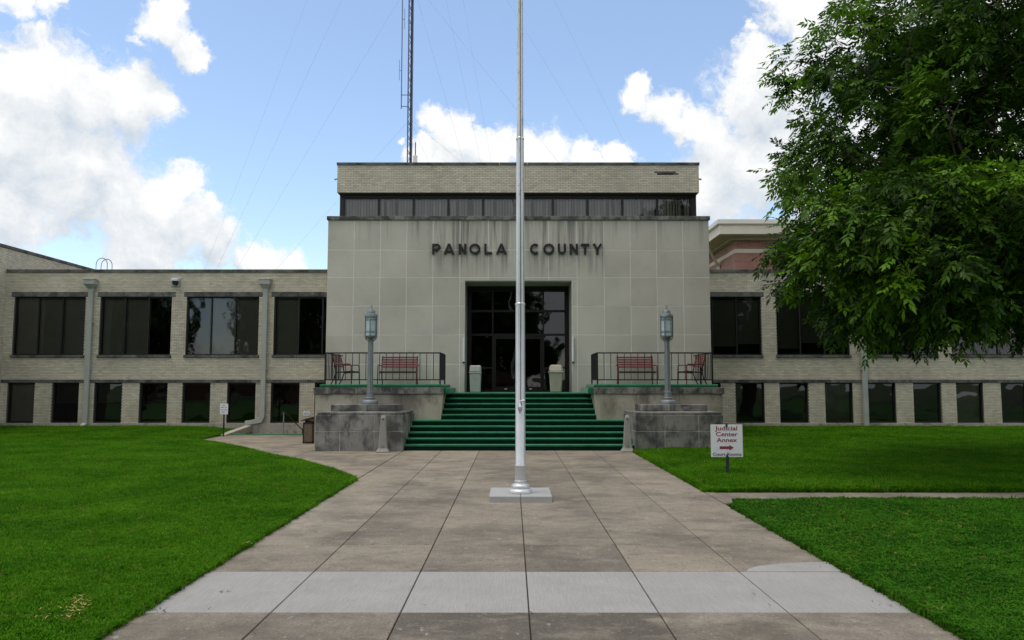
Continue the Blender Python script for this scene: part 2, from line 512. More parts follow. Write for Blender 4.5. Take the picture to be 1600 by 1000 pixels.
M['dark'] = mat('unlit_room', (.05, .048, .045), .9, .1, 2)
M['glass'] = glass_mat('tinted_glass', (.42, .42, .40), 1.66)
M['glass_clear'] = glass_mat('clerestory_glass', (.62, .62, .63), 1.74)
M['glass_dark'] = glass_mat('dark_tinted_glass', (.16, .16, .16), 1.62)
M['blind'] = mat('blind', (.66, .66, .58), .8, .08, 1.5)
M['blind2'] = mat('vertical_blind', (.82, .76, .68), .8, .1, 1.5, tone=.25)
M['letter'] = mat('black_letter', (.012, .012, .013), .5, .1, 8)
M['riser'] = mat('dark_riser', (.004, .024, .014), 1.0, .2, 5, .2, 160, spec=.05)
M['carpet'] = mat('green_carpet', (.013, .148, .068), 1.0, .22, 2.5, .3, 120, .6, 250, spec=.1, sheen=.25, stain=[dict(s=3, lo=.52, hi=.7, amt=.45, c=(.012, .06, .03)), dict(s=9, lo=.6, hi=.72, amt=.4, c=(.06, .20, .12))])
M['silver'] = mat('silver_paint', (.66, .685, .71), .36, .06, 4, .05, 60, metal=.55,
                  stain=[dict(s=6, lo=.55, hi=.64, amt=.7, c=(.10, .10, .11), stretch=(2, 2, .6), r=.75, zlo=2.5, zhi=8.5, za=0, zb=1.2),
                         dict(s=34, lo=.62, hi=.70, amt=.5, c=(.15, .15, .16), zlo=2.2, zhi=3.2)])
M['lamp_metal'] = mat('grey_lamp_metal', (.21, .235, .25), .45, .12, 8, .08, 60, metal=.35)
M['lamp_glass'] = mat('frosted_glass', (.40, .53, .57), .35, .08, 9, spec=.5)
M['rail'] = mat('black_iron', (.012, .012, .013), .45, .1, 8)
M['bench_red'] = mat('red_slat', (.125, .028, .032), .5, .15, 9, .1, 90)
M['bench_metal'] = mat('bench_metal', (.030, .020, .020), .5, .2, 9)
M['bin_a'] = mat('grey_green_plastic', (.36, .39, .36), .55, .08, 5)
M['bin_b'] = mat('beige_plastic', (.36, .34, .27), .55, .08, 5)
M['ash'] = mat('grey_plastic', (.25, .25, .225), .6, .1, 6)
M['pebble'] = mat('pebble_panel', (.16, .12, .085), .9, .2, 8, .5, 90, .4, 120)
M['brown'] = mat('brown_plastic', (.028, .020, .016), .6, .1, 8)
M['sage'] = mat('sage_paint', (.37, .395, .365), .55, .08, 2, .05, 50, stain=[dict(s=2, lo=.6, hi=.8, amt=.3, c=(.22, .24, .22), stretch=(1, 1, .2))])
M['white'] = mat('white_paint', (.72, .74, .77), .5, .04, 5)
M['tube_white'] = mat('white_tube', (.66, .70, .74), .4, .03, 5)
M['signred'] = mat('sign_red', (.26, .030, .055), .6, .08, 30)
M['signblue'] = mat('sign_blue', (.10, .085, .13), .6, .08, 30)
M['stake'] = mat('steel_stake', (.035, .042, .05), .5, .15, 10, metal=.3)
M['mast'] = mat('galvanised_mast', (.13, .14, .22), .5, .3, 2, metal=.3)
M['wire'] = mat('guy_wire', (.42, .48, .58), .6, .05, 2)
M['rust'] = mat('rusty_steel', (.16, .075, .065), .8, .25, 8)
M['cream'] = mat('cream_trim', (.66, .61, .50), .7, .05, 1.2)
M['soffit'] = mat('soffit_panel', (.48, .43, .33), .8, .05, 1.2)
M['gutter'] = mat('gutter_metal', (.68, .66, .60), .5, .04, 1)
M['bark'] = mat('bark', (.085, .07, .055), .95, .3, 6, .25, 40, .8, 30)
M['leaf'] = leaf_mat('leaf', (.009, .032, .005), (.115, .250, .010), .25, spec=.20)
M['deadleaf'] = mat('dead_leaf', (.07, .04, .025), .85, .3, 20)

def brick_texture_mat(name, c1, c2, mortar):
    m = bpy.data.materials.new(name); m.use_nodes = True
    n, l = m.node_tree.nodes, m.node_tree.links
    b = n['Principled BSDF']; b.inputs['Roughness'].default_value = .9
    geo = n.new('ShaderNodeNewGeometry'); sx = n.new('ShaderNodeSeparateXYZ'); l.new(geo.outputs['Position'], sx.inputs[0])
    ad = n.new('ShaderNodeMath'); l.new(sx.outputs['X'], ad.inputs[0]); l.new(sx.outputs['Y'], ad.inputs[1])
    cb = n.new('ShaderNodeCombineXYZ'); l.new(ad.outputs[0], cb.inputs[0]); l.new(sx.outputs['Z'], cb.inputs[1])
    t = n.new('ShaderNodeTexBrick'); l.new(cb.outputs[0], t.inputs['Vector'])
    t.inputs['Color1'].default_value = (*c1, 1); t.inputs['Color2'].default_value = (*c2, 1); t.inputs['Mortar'].default_value = (*mortar, 1)
    t.inputs['Scale'].default_value = 1; t.inputs['Brick Width'].default_value = .42; t.inputs['Row Height'].default_value = .085
    t.inputs['Mortar Size'].default_value = .010
    l.new(t.outputs['Color'], b.inputs['Base Color'])
    bp = n.new('ShaderNodeBump'); bp.inputs['Strength'].default_value = .4; bp.inputs['Distance'].default_value = .01; bp.invert = True
    l.new(t.outputs['Fac'], bp.inputs['Height']); l.new(bp.outputs[0], b.inputs['Normal'])
    return m
M['pink_brick'] = brick_texture_mat('pink_brick', (.30, .115, .090), (.40, .205, .150), (.34, .25, .21))
M['brown_brick'] = brick_texture_mat('brown_brick', (.17, .085, .05), (.23, .12, .07), (.2, .16, .12))

def smooth01(a, b, x):
    t = min(1, max(0, (x - a) / (b - a)))
    return t * t * (3 - 2 * t)

# ================================================================== the ground
XC = 0.22                      # axis of the building and the steps
WELL = (-11.05, -6.75, 30.45, 33.02)
gm = MB()
gx = [-900, WELL[0], WELL[1], 900]; gy = [-700, WELL[2], WELL[3], 1500]
for i in range(3):
    for j in range(3):
        if i == 1 and j == 1: continue
        gm.add([(gx[i], gy[j], -.06), (gx[i + 1], gy[j], -.06), (gx[i + 1], gy[j + 1], -.06), (gx[i], gy[j + 1], -.06)], [(0, 1, 2, 3)])
tag(gm.build('ground', M['ground']), 'grassy ground reaching out to the horizon', 'ground', kind='structure')
rd = MB().box(-300, 300, -34, -22, -.055, -.03)
tag(rd.build('road', M['asphalt']), 'asphalt street seen only in window reflections', 'road', kind='structure')

# lawns: sheets with a mown surface, a cut edge down to the soil
LEFT_EDGE = [(-6, -3.27), (16.28, -3.27), (17.8, -4.10), (19.97, -5.43), (21.74, -6.81), (24.33, -8.63), (26.15, -10.14), (27.0, -11.0), (27.25, -11.22), (30.2, -11.32), (33.0, -11.34)]
def left_xr(y):
    for (y0, x0), (y1, x1) in zip(LEFT_EDGE, LEFT_EDGE[1:]):
        if y <= y1:
            return x0 + (x1 - x0) * (y - y0) / (y1 - y0)
    return LEFT_EDGE[-1][1]
def front_xl(y):
    r = .55
    if y > 13.12 - r:
        q = (y - (13.12 - r)) / r
        return 3.58 + r * (1 - math.sqrt(max(0, 1 - q * q)))
    return 3.58
def lawn_z(x, y, d):
    """d: distance from the cut edge"""
    b = .018 + .018 * mnoise.noise((x * .35, y * .35, 0)) + .008 * mnoise.noise((x * 1.7, y * 1.7, 3))
    return b + .10 * smooth01(25.0, 32.6, y) * smooth01(0, 2.2, d) + .04 * smooth01(0, 1.5, d)

LAWNS = []
def lawn(label, ys, edge, far):
    m = MB(); rows = []
    ts = [0, .01, .03, .06, .1, .15, .2, .28, .36, .45, .55, .66, .8, 1]
    for y in ys:
        e = edge(y)
        rows.append([(e, y, -.05)] + [(e + (far - e) * t, y, lawn_z(e + (far - e) * t, y, abs(far - e) * t)) for t in ts])
    n = len(rows[0]); v = [p for r in rows for p in r]; f = []
    for i in range(len(rows) - 1):
        for k in range(n - 1):
            q = (i * n + k, i * n + k + 1, (i + 1) * n + k + 1, (i + 1) * n + k)
            f.append(q if far > 0 else q[::-1])
    for r in (rows[0], rows[-1]):        # end skirts
        o = len(v); v += r + [(x, y, -.05) for x, y, z in r]
        f += [(o + k, o + k + 1, o + n + k + 1, o + n + k) for k in range(n - 1)]
    m.add(v, f)
    return tag(m.build('lawn', M['lawn'], smooth=True), label, 'lawn', kind='structure')
def frange(a, b, s):
    n = max(1, int(round((b - a) / s)))
    return [a + (b - a) * i / n for i in range(n + 1)]
lawn('mown lawn left of the walkway', frange(-6, 16.28, .8) + [16.7, 17.2, 17.8, 18.5, 19.2, 19.97, 20.8, 21.74, 22.6, 23.5, 24.33, 25.2, 26.15, 26.6, 27.0, 27.25, 28, 29, 30, 31, 32, 33], left_xr, -60)
lawn('mown lawn between the cross path and the right wing', frange(14.48, 33, .8), lambda y: 3.60, 60)
lawn('mown lawn right of the walkway in the foreground', frange(-6, 12.5, .8) + [12.55 + .05 * i for i in range(11)] + [13.12], front_xl, 60)

# ------------------------------------------------------------------ walkway of concrete slabs
def clip(poly, x0, x1, y0, y1):
    def cut(P, inside, cross):
        out = []
        for i in range(len(P)):
            a, b = P[i - 1], P[i]
            if inside(b):
                if not inside(a): out.append(cross(a, b))
                out.append(b)
            elif inside(a): out.append(cross(a, b))
        return out
    def cx(v): return lambda a, b: (v, a[1] + (b[1] - a[1]) * (v - a[0]) / (b[0] - a[0]))
    def cy(v): return lambda a, b: (a[0] + (b[0] - a[0]) * (v - a[1]) / (b[1] - a[1]), v)
    for ins, cr in ((lambda p: p[0] >= x0, cx(x0)), (lambda p: p[0] <= x1, cx(x1)), (lambda p: p[1] >= y0, cy(y0)), (lambda p: p[1] <= y1, cy(y1))):
        poly = cut(poly, ins, cr)
        if len(poly) < 3: return []
    return poly

bed = MB().prism([(-3.27, -6), (3.60, -6), (3.60, 23.6), (-3.2, 23.6), (-3.2, 30.4), (-11.2, 30.4), (-11.0, 27.0), (-10.14, 26.15), (-8.63, 24.33), (-6.81, 21.74), (-5.43, 19.97), (-4.1, 17.8), (-3.27, 16.28)], -.055, -.022)
walk = tag(bed.build('walkway', M['soil']), 'wide concrete slab walkway leading to the steps', 'walkway', kind='structure')
CX = [-3.26, -2.12, -.98, .15, 1.29, 2.43, 3.56]
RY = [-4, -2.2, -.4, 1.4, 3.2, 5.1, 6.936, 8.415, 9.795, 13.74, 18.07, 23.42]
TINT = {(5, 2): .46, (5, 3): .42, (5, 1): .74, (5, 4): .70, (5, 0): .92, (7, 2): .72, (7, 3): .62, (7, 1): .98, (8, 3): .92, (5, 5): .85, (9, 5): 1.08, (8, 0): 1.06, (8, 5): 1.05}
for j in range(len(RY) - 1):
    for i in range(6):
        g = .006
        m = MB().box(CX[i] + g, CX[i + 1] - g, RY[j] + g * .7, RY[j + 1] - g * .7, -.05, random.uniform(-.001, .0012), c=.005)
        o = m.build('slab', M['concrete_new'] if j == 6 else M['concrete'], walk)
        t = TINT.get((j, i), random.uniform(.93, 1.04))
        if t < .9: o.color = (t, t, t * 1.03, 1)
        else: o.color = (t, t, t, 1)
PLAZA = [(-3.27, 16.28), (-3.27, 30.40), (-11.30, 30.40), (-11.20, 27.25), (-11.0, 27.0), (-10.14, 26.15), (-8.63, 24.33), (-6.81, 21.74), (-5.43, 19.97), (-4.1, 17.8)][::-1]
for (x0, x1) in ((-11.5, -8.4), (-8.4, -6.0), (-6.0, -3.27)):
    for (y0, y1) in ((16, 20.4), (20.4, 23.15), (23.15, 26.6), (26.6, 30.42)):
        q = clip(PLAZA, x0 + .006, x1 - .006, y0 + .005, y1 - .005)
        if len(q) > 2:
            a = sum(q[k - 1][0] * q[k][1] - q[k][0] * q[k - 1][1] for k in range(len(q)))
            if a < 0: q = q[::-1]
            o = MB().prism(q, -.05, random.uniform(-.001, .001)).build('slab', M['concrete'], walk)
            t = random.uniform(1.02, 1.12); o.color = (t, t * .99, t * .96, 1)
# repair at the right-hand edge of the pale strip
MB().prism([(2.50, 8.40), (3.56, 8.40), (3.56, 8.86), (3.35, 8.84), (3.02, 8.78), (2.72, 8.66), (2.56, 8.52)], -.02, .004).build('repair_patch', M['concrete_new'], walk)

cp_bed = MB().box(3.57, 60, 13.13, 14.47, -.055, -.022)
cpath = tag(cp_bed.build('cross_path', M['soil']), 'narrow concrete path crossing the right-hand lawn', 'path', kind='structure')
x = 3.57
while x < 26:
    MB().box(x + .006, x + 1.9 - .006, 13.15, 14.46, -.05, random.uniform(-.001, .001), c=.005).build('slab', M['concrete'], cpath)
    x += 1.9

# ================================================================== the courthouse
ch = thing('courthouse', 'courthouse of cream brick wings and a pale limestone entrance block', 'building', (XC, 27.6, 0))

def bricks(m, a0, a1, z0, z1, put, org=0.0):
    """running bond inside a rectangle; put(a0,a1,z0,z1,tone) adds one brick"""
    L, H, J = .2032, .0677, .0095
    r0, r1 = int(math.floor(z0 / H + 1e-4)), int(math.ceil(z1 / H))
    for r in range(r0, r1 + 1):
        zb, zt = max(z0, r * H + J / 2), min(z1, (r + 1) * H - J / 2)
        if zt - zb < .018: continue
        sh = org + (.5 if r % 2 else 0) * L
        k0 = int(math.floor((a0 - sh) / L)); k1 = int(math.ceil((a1 - sh) / L))
        for k in range(k0, k1 + 1):
            p, q = max(a0, sh + k * L + J / 2), min(a1, sh + (k + 1) * L - J / 2)
            if q - p < .03: continue
            put(p, q, zb, zt, min(1, max(0, random.gauss(.5, .22))))

def front_bricks(m, y, d=.011):
    def put(p, q, zb, zt, t):
        dd = y + random.uniform(-.0015, .0015)
        v = [(p, dd, zb), (q, dd, zb), (q, dd, zt), (p, dd, zt), (p, y + d, zb), (q, y + d, zb), (q, y + d, zt), (p, y + d, zt)]
        m.add(v, [(0, 1, 2, 3), (0, 4, 5, 1), (1, 5, 6, 2), (2, 6, 7, 3), (3, 7, 4, 0)], t)
    return put
def side_bricks(m, x, sgn, d=.011):
    def put(p, q, zb, zt, t):
        xx = x + random.uniform(-.0015, .0015)
        xb = x - sgn * d
        v = [(xx, p, zb), (xx, q, zb), (xx, q, zt), (xx, p, zt), (xb, p, zb), (xb, q, zb), (xb, q, zt), (xb, p, zt)]
        f = [(0, 1, 2, 3), (0, 4, 5, 1), (1, 5, 6, 2), (2, 6, 7, 3), (3, 7, 4, 0)]
        if sgn < 0: f = [k[::-1] for k in f]
        m.add(v, f, t)
    return put

YW = 33.0                       # face of the wings
Z = dict(base=.16, lo0=.341, lo1=2.055, band=2.191, sill0=3.123, up0=3.233, up1=5.763, lint=5.972, cop0=6.81, cop1=6.95)
UP_L = [(-21.50, -18.42), (-17.78, -14.69), (-14.05, -10.92), (-10.27, -7.15)]
LO_L = [(-21.60, -20.44), (-19.68, -18.53), (-17.88, -16.69), (-15.94, -14.75), (-14.10, -12.91), (-12.19, -10.97), (-10.32, -9.09), (-8.45, -7.20)]
MX = .48
UP_R = [(MX - b, MX - a) for a, b in UP_L][::-1] + [(22.63, 25.7)]
LO_R = [(MX - b, MX - a) for a, b in LO_L][::-1] + [(22.75, 23.95), (24.7, 25.9)]

def stones(name, m, parent, x0, x1, y0, y1, z0, z1, L, c=.006, gap=.008, phase=0.0):
    x = x0 - phase
    while x < x1 - .02:
        a, b = max(x, x0), min(x + L, x1)
        if b - a > .05:
            MB().box(a + gap / 2, b - gap / 2, y0, y1, z0, z1, c=c).build(name, m, parent)
        x += L

def window(parent, x0, x1, z0, z1, yf, n, glass, blinds=None, bar=.055, name='window', transoms=(), depth=.09):
    """bronze frame with n lights; each pane and blind a mesh of its own"""
    m = MB()
    m.box(x0, x0 + bar, yf, yf + depth, z0, z1); m.box(x1 - bar, x1, yf, yf + depth, z0, z1)
    m.box(x0 + bar, x1 - bar, yf, yf + depth, z1 - bar, z1); m.box(x0 + bar, x1 - bar, yf, yf + depth, z0, z0 + bar)
    w = (x1 - x0) / n
    for k in range(1, n):
        m.box(x0 + k * w - bar * .5, x0 + k * w + bar * .5, yf + .002, yf + depth - .002, z0 + bar, z1 - bar)
    for tz in transoms:
        m.box(x0 + bar, x1 - bar, yf + .004, yf + depth - .004, tz - bar * .4, tz + bar * .4)
    fr = m.build(name, M['frame'], parent)
    for k in range(n):
        a = x0 + k * w + (bar if k == 0 else bar * .5); b = x0 + (k + 1) * w - (bar if k == n - 1 else bar * .5)
        t = random.uniform(-.004, .004); t2 = random.uniform(-.003, .003)
        yy = yf + depth * .55
        MB().add([(a, yy, z0 + bar), (b, yy + t, z0 + bar), (b, yy + t + t2, z1 - bar), (a, yy + t2, z1 - bar)], [(0, 1, 2, 3)]).build('pane', glass, fr)
        if blinds and blinds[k] > 0:
            zb = z1 - bar - (z1 - z0 - 2 * bar) * blinds[k]
            MB().box(a - .02, b + .02, yf + .20, yf + .212, zb, z1 - .01).build('blind', M['blind'], fr)
    return fr

def wing(name, xa, xb, ups, los, blinds_up, blinds_lo, nmap):
    TH = .30
    yb = YW + .011
    body = MB(); bk = MB()
    put = front_bricks(bk, YW)
    def panel(p, q, zb, zt):
        body.box(p, q, yb, yb + TH, zb, zt)
        bricks(bk, p, q, zb, zt, put)
    panel(xa, xb, Z['lint'], Z['cop0'])
    panel(xa, xb, Z['band'], Z['sill0'])
    def piers(wins, zb, zt):
        x = xa
        for a, b in wins:
            if a > x: panel(x, a, zb, zt)
            x = b
        if xb > x: panel(x, xb, zb, zt)
    piers(ups, Z['up0'], Z['up1'])
    piers([(a - .13, b + .13) for a, b in ups], Z['up1'], Z['lint'])
    piers([(a - .05, b + .05) for a, b in ups], Z['sill0'], Z['up0'])
    piers(los, Z['lo0'], Z['lo1'])
    body.box(xa, xb, yb + .06, yb + TH, Z['lo1'], Z['band'])
    for a, b in ups:
        body.box(a - .13, b + .13, yb + .09, yb + TH, Z['up1'], Z['lint'])
        body.box(a - .05, b + .05, yb + .05, yb + TH, Z['sill0'], Z['up0'])
    body.box(xa, xb, yb + .03, yb + TH, -1.2, Z['lo0'] - .002)
    # floors, flat roof and the unlit rooms behind the glass
    body.box(xa, xb, yb + TH, 41, 6.45, 6.55)
    body.box(xa, xb, yb + TH, 41, 2.45, 2.75)
    body.box(xa, xb, yb + TH, 41, -.2, -.1)
    wall = body.build('wing_wall', M['mortar'], ch)
    tag(bk.build('brickwork', M['brick'], wall), kind='stuff')
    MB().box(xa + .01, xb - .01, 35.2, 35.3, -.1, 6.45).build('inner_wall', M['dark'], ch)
    stones('coping_stone', M['lintel'], wall, xa, xb, YW - .035, yb + TH + .03, Z['cop0'], Z['cop1'], 1.62, phase=.5)
    stones('band_stone', M['lintel'], wall, xa, xb, YW - .028, yb + .06, Z['lo1'], Z['band'], 1.35, phase=.3)
    stones('plinth_stone', M['plinth_stone'], wall, xa, xb, YW - .05, yb + .03, -.15, Z['lo0'], 2.4, phase=.9)
    for a, b in ups:
        stones('lintel_stone', M['lintel'], wall, a - .13, b + .13, YW - .015, yb + .09, Z['up1'], Z['lint'], (b - a + .26) / 3)
        stones('sill_stone', M['lintel'], wall, a - .05, b + .05, YW - .05, yb + .05, Z['sill0'], Z['up0'], (b - a + .1) / 3)
    for k, (a, b) in enumerate(ups):
        window(ch, a, b, Z['up0'], Z['up1'], YW + .10, 3, M['glass'], blinds_up[k % len(blinds_up)])
    for k, (a, b) in enumerate(los):
        window(ch, a, b, Z['lo0'], Z['lo1'], YW + .10, 1, M['glass_dark'] if k % 3 else M['glass'], blinds_lo[k % len(blinds_lo)], bar=.06)
    return wall
wing('left', -21.9, -6.70, UP_L, LO_L, [(1, 1, 1), (1, 1, .0), (0, 1, 1), (1, 0, 0)], [(1,), (.52,), (.5,), (0,), (0,), (0,), (0,), (0,)], None)
wing('right', 7.17, 26.2, UP_R, LO_R, [(.75, .86, .82), (.9, .8, .78), (.8, .7, .85), (.8, .8, .8), (.8, .8, .8)], [(1,), (1,), (1,), (1,)], None)

# taller wing projecting on the far left: its flank with a sloping view of the coping
XS = -21.9
fl = MB().box(XS - .35, XS - .011, 24.5, 62, -.2, 7.86)
fl.box(-36, XS - .36, 24.5, 24.8, -.2, 7.86); fl.box(-36, XS - .36, 24.8, 62, 7.3, 7.4)
flank = fl.build('projecting_wing', M['mortar'], ch)
bk = MB(); put = side_bricks(bk, XS, 1)
bricks(bk, 30.5, 32.995, .1, 6.96, put)
bricks(bk, 30.5, 46, 6.96, 7.86, put)
bricks(bk, 33.36, 46, 6.56, 6.96, put)
tag(bk.build('brickwork', M['brick'], flank), kind='stuff')
y = 24.5
while y < 61:
    MB().box(XS - .40, XS + .035, y + .004, y + 1.596, 7.86, 8.0, c=.006).build('coping_stone', M['lintel'], flank)
    y += 1.6

# ---- entrance block of limestone panels
YB = 27.6
BX0, BX1 = -6.70, 7.166
OP = (-1.71, 2.17, 5.72)       # doorway: left, right, top
ZT = 7.952
eb = MB()
yb = YB + .004
eb.box(BX0 + .012, OP[0], yb, yb + .3, 0, ZT); eb.box(OP[1], BX1 - .012, yb, yb + .3, 0, ZT)
eb.box(OP[0], OP[1], yb, yb + .3, OP[2] + .01, ZT)
eb.box(BX0 + .012, BX0 + .3, yb + .3, 33, 0, ZT); eb.box(BX1 - .3, BX1 - .012, yb + .3, 33, 0, ZT)
eb.box(BX0 + .3, BX1 - .3, yb + .3, 41, ZT - .2, ZT)
block = eb.build('entrance_block', M['joint'], ch)
EX = [-6.70, -5.74, -4.783, -3.827, -2.87, -1.89, -.863, .233, 1.33, 2.356, 3.336, 4.293, 5.249, 6.206, 7.166]
EZ = [.0, .66, 1.68, 2.71, 3.768, 4.81, 5.847, 6.855, ZT]
def panel(x0, x1, z0, z1):
    g = .011
    d = random.uniform(-.0015, .0015)
    MB().box(x0 + g, x1 - g, YB + d, yb, z0 + g, z1 - g, c=.003).build('stone_panel', M['stone'], block)
for i in range(14):
    for j in range(8):
        x0, x1, z0, z1 = EX[i], EX[i + 1], EZ[j], EZ[j + 1]
        if x1 > OP[0] + .01 and x0 < OP[1] - .01 and z0 < OP[2]:
            if z1 > OP[2] + .02: panel(x0, x1, OP[2] + .002, z1)
            zz = min(z1, OP[2])
            if x0 < OP[0]: panel(x0, OP[0], z0, zz)
            if x1 > OP[1]: panel(OP[1], x1, z0, zz)
        else:
            panel(x0, x1, z0, z1)
for (x0, x1) in ((BX0, BX0 + .011), (BX1 - .011, BX1)):      # side cladding
    y = YB + .013
    while y < 32.9:
        for j in range(8):
            MB().box(x0, x1, y + .008, min(y + 1.0, 33) - .008, EZ[j] + .008, EZ[j + 1] - .008).build('stone_panel', M['stone'], block)
        y += 1.0
stones('coping_stone', M['stone_dark'], block, BX0 - .05, BX1 + .05, YB - .06, YB + 1.4, ZT, 8.095, 1.28, c=.01, gap=.012, phase=.1)
# doorway reveal
rv = MB()
rv.box(OP[0] - .25, OP[0] - .004, yb + .3, 29.05, 1.6, OP[2]); rv.box(OP[1] + .004, OP[1] + .25, yb + .3, 29.05, 1.6, OP[2])
rv.box(OP[0] - .25, OP[1] + .25, yb + .3, 29.05, OP[2] + .01, OP[2] + .2)
rv.box(OP[0] - .003, OP[0] + .012, YB + .02, 29.0, 1.7, OP[2] - .012); rv.box(OP[1] - .012, OP[1] + .003, YB + .02, 29.0, 1.7, OP[2] - .012)
rv.box(OP[0] - .003, OP[1] + .003, YB + .02, 29.0, OP[2] - .012, OP[2] + .004)
rv.build('doorway_reveal', M['jamb'], ch)
# glazed entrance screen
YD = 29.0
sx_ = [OP[0] + .012, -.73, .23, 1.19, OP[1] - .012]
sz = [1.70, 3.86, 4.76, 5.50, 5.70]
b = .055
m = MB()
m.box(sx_[0], sx_[4], YD, YD + .12, 5.50, 5.707)
for k in (0, 4):
    xx = sx_[k]
    m.box(xx if k == 0 else xx - .16, xx + .16 if k == 0 else xx, YD + .002, YD + .118, 1.70, 5.50)
L0, L1 = sx_[0] + .16, sx_[4] - .16
for xx in (sx_[1], sx_[3]):
    m.box(xx - b / 2, xx + b / 2, YD + .004, YD + .116, 1.70, 5.50)
m.box(sx_[2] - b / 2, sx_[2] + b / 2, YD + .004, YD + .116, 3.90, 5.50)
for zz in (3.86, 4.76):
    m.box(L0, L1, YD + .006, YD + .114, zz - .04, zz + .04)
m.box(L0, sx_[1] - b / 2, YD + .008, YD + .112, 2.58, 2.63); m.box(sx_[3] + b / 2, L1, YD + .008, YD + .112, 2.58, 2.63)
m.box(L0, sx_[1] - b / 2, YD + .008, YD + .112, 1.70, 1.78); m.box(sx_[3] + b / 2, L1, YD + .008, YD + .112, 1.70, 1.78)
scr = m.build('entrance_screen', M['door_frame'], ch)
cells = [(sx_[i], sx_[i + 1], a, c) for i in range(4) for a, c in ((3.90, 4.72), (4.80, 5.50))]
cells += [(sx_[i], sx_[i + 1], a, c) for i in (0, 3) for a, c in ((1.78, 2.58), (2.63, 3.82))]
for (a, c, z0, z1) in cells:
    a = max(a, L0); c = min(c, L1)
    t = random.uniform(-.006, .006); t2 = random.uniform(-.004, .004)
    MB().add([(a, YD + .06, z0), (c, YD + .06 + t, z0), (c, YD + .06 + t + t2, z1), (a, YD + .06 + t2, z1)], [(0, 1, 2, 3)]).build('pane', M['glass_dark'], scr)
for k, (a, c) in enumerate(((sx_[1] + b / 2 + .004, sx_[2] - .003), (sx_[2] + .003, sx_[3] - b / 2 - .004))):
    m = MB()
    m.box(a, a + .09, YD + .03, YD + .08, 1.715, 3.815); m.box(c - .09, c, YD + .03, YD + .08, 1.715, 3.815)
    m.box(a + .09, c - .09, YD + .03, YD + .08, 3.70, 3.815); m.box(a + .09, c - .09, YD + .03, YD + .08, 1.715, 1.90)
    d = m.build('door', M['door_frame'], ch)
    MB().add([(a + .09, YD + .055, 1.90), (c - .09, YD + .055, 1.90), (c - .09, YD + .058, 3.70), (a + .09, YD + .058, 3.70)], [(0, 1, 2, 3)]).build('pane', M['glass_dark'], d)
    hx = c - .045 if k == 0 else a + .045
    MB().tube([(hx, YD + .03, 2.55), (hx, YD - .03, 2.58), (hx, YD - .03, 2.92), (hx, YD + .03, 2.95)], .012, 8).build('handle', M['silver'], d, True)
    MB().box((a + c) / 2 - .05, (a + c) / 2 + .05, YD + .018, YD + .03, 1.80, 1.83).build('painted_glint', M['tube_white'], d)  # white strip painted in for the glint at the threshold
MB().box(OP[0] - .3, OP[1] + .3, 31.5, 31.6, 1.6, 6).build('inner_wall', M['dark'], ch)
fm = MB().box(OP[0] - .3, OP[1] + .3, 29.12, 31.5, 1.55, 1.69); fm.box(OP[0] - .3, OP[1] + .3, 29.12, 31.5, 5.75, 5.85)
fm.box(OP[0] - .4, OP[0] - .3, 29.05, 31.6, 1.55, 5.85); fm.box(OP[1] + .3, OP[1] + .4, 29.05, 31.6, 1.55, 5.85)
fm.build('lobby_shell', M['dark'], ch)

# ---- clerestory above the block
TX0, TX1, YT = -6.61, 7.07, 28.5
tb = MB().box(TX0 + .011, TX1 - .011, YT + .011, YT + .35, 9.20, 10.26)
tb.box(TX0 + .011, TX0 + .3, YT + .35, 41, 9.20, 10.26); tb.box(TX1 - .3, TX1 - .011, YT + .35, 41, 9.20, 10.26)
tb.box(TX0 + .3, TX1 - .3, YT + .35, 41, 9.9, 10.0)
tower = tb.build('clerestory_wall', M['mortar'], ch)
bk = MB()
put0 = front_bricks(bk, YT)
def put_t(p, q, zb, zt, t):
    if 9.87 < (zb + zt) / 2 < 9.99 and 5.45 < (p + q) / 2 < 6.22: return      # dark slot left where bricks are missing
    put0(p, q, zb, zt, t)
bricks(bk, TX0, TX1, 9.20, 10.26, put_t)
bricks(bk, YT + .012, 40.9, 9.20, 10.26, side_bricks(bk, TX0, -1)); bricks(bk, YT + .012, 40.9, 9.20, 10.26, side_bricks(bk, TX1, 1))
tag(bk.build('brickwork', M['brick'], tower), kind='stuff')
MB().box(5.46, 6.10, YT + .003, YT + .0105, 9.875, 9.945).build('slot_shade_plate', M['frame'], tower)  # dark plate whose colour stands in for the shade inside the hole
MB().box(5.62, 6.20, YT - .012, YT + .004, 9.955, 9.972).build('slot_lintel', M['rust'], tower)
stones('coping_stone', M['lintel'], tower, TX0 - .03, TX1 + .03, YT - .035, YT + .40, 10.26, 10.36, 1.06, phase=.2)
for xx, s in ((TX0, -1), (TX1, 1)):
    MB().tube([(xx - s * .05, 29.0, 9.90), (xx + s * .22, 29.0, 9.84)], .035, 10).build('scupper_pipe', M['sage'], tower, True)
m = MB()
m.box(TX0 + .05, TX0 + .20, 28.80, 28.95, 8.1, 9.08); m.box(TX1 - .20, TX1 - .05, 28.80, 28.95, 8.1, 9.08)
m.box(TX0 + .05, TX1 - .05, 28.78, 28.96, 9.08, 9.198); m.box(TX0 + .05, TX1 - .05, 28.79, 28.95, 8.095, 8.22)
for xx in (TX0 + .05, TX1 - .15):
    m.box(xx, xx + .1, 28.96, 41, 8.1, 9.198)
m.box(TX0 + .3, TX1 - .3, YT + .36, 28.775, 9.19, 9.2)
cf = m.build('clerestory_frame', M['frame'], ch)
CW = [TX0 + .20 + (TX1 - TX0 - .40) * k / 10 for k in range(11)]
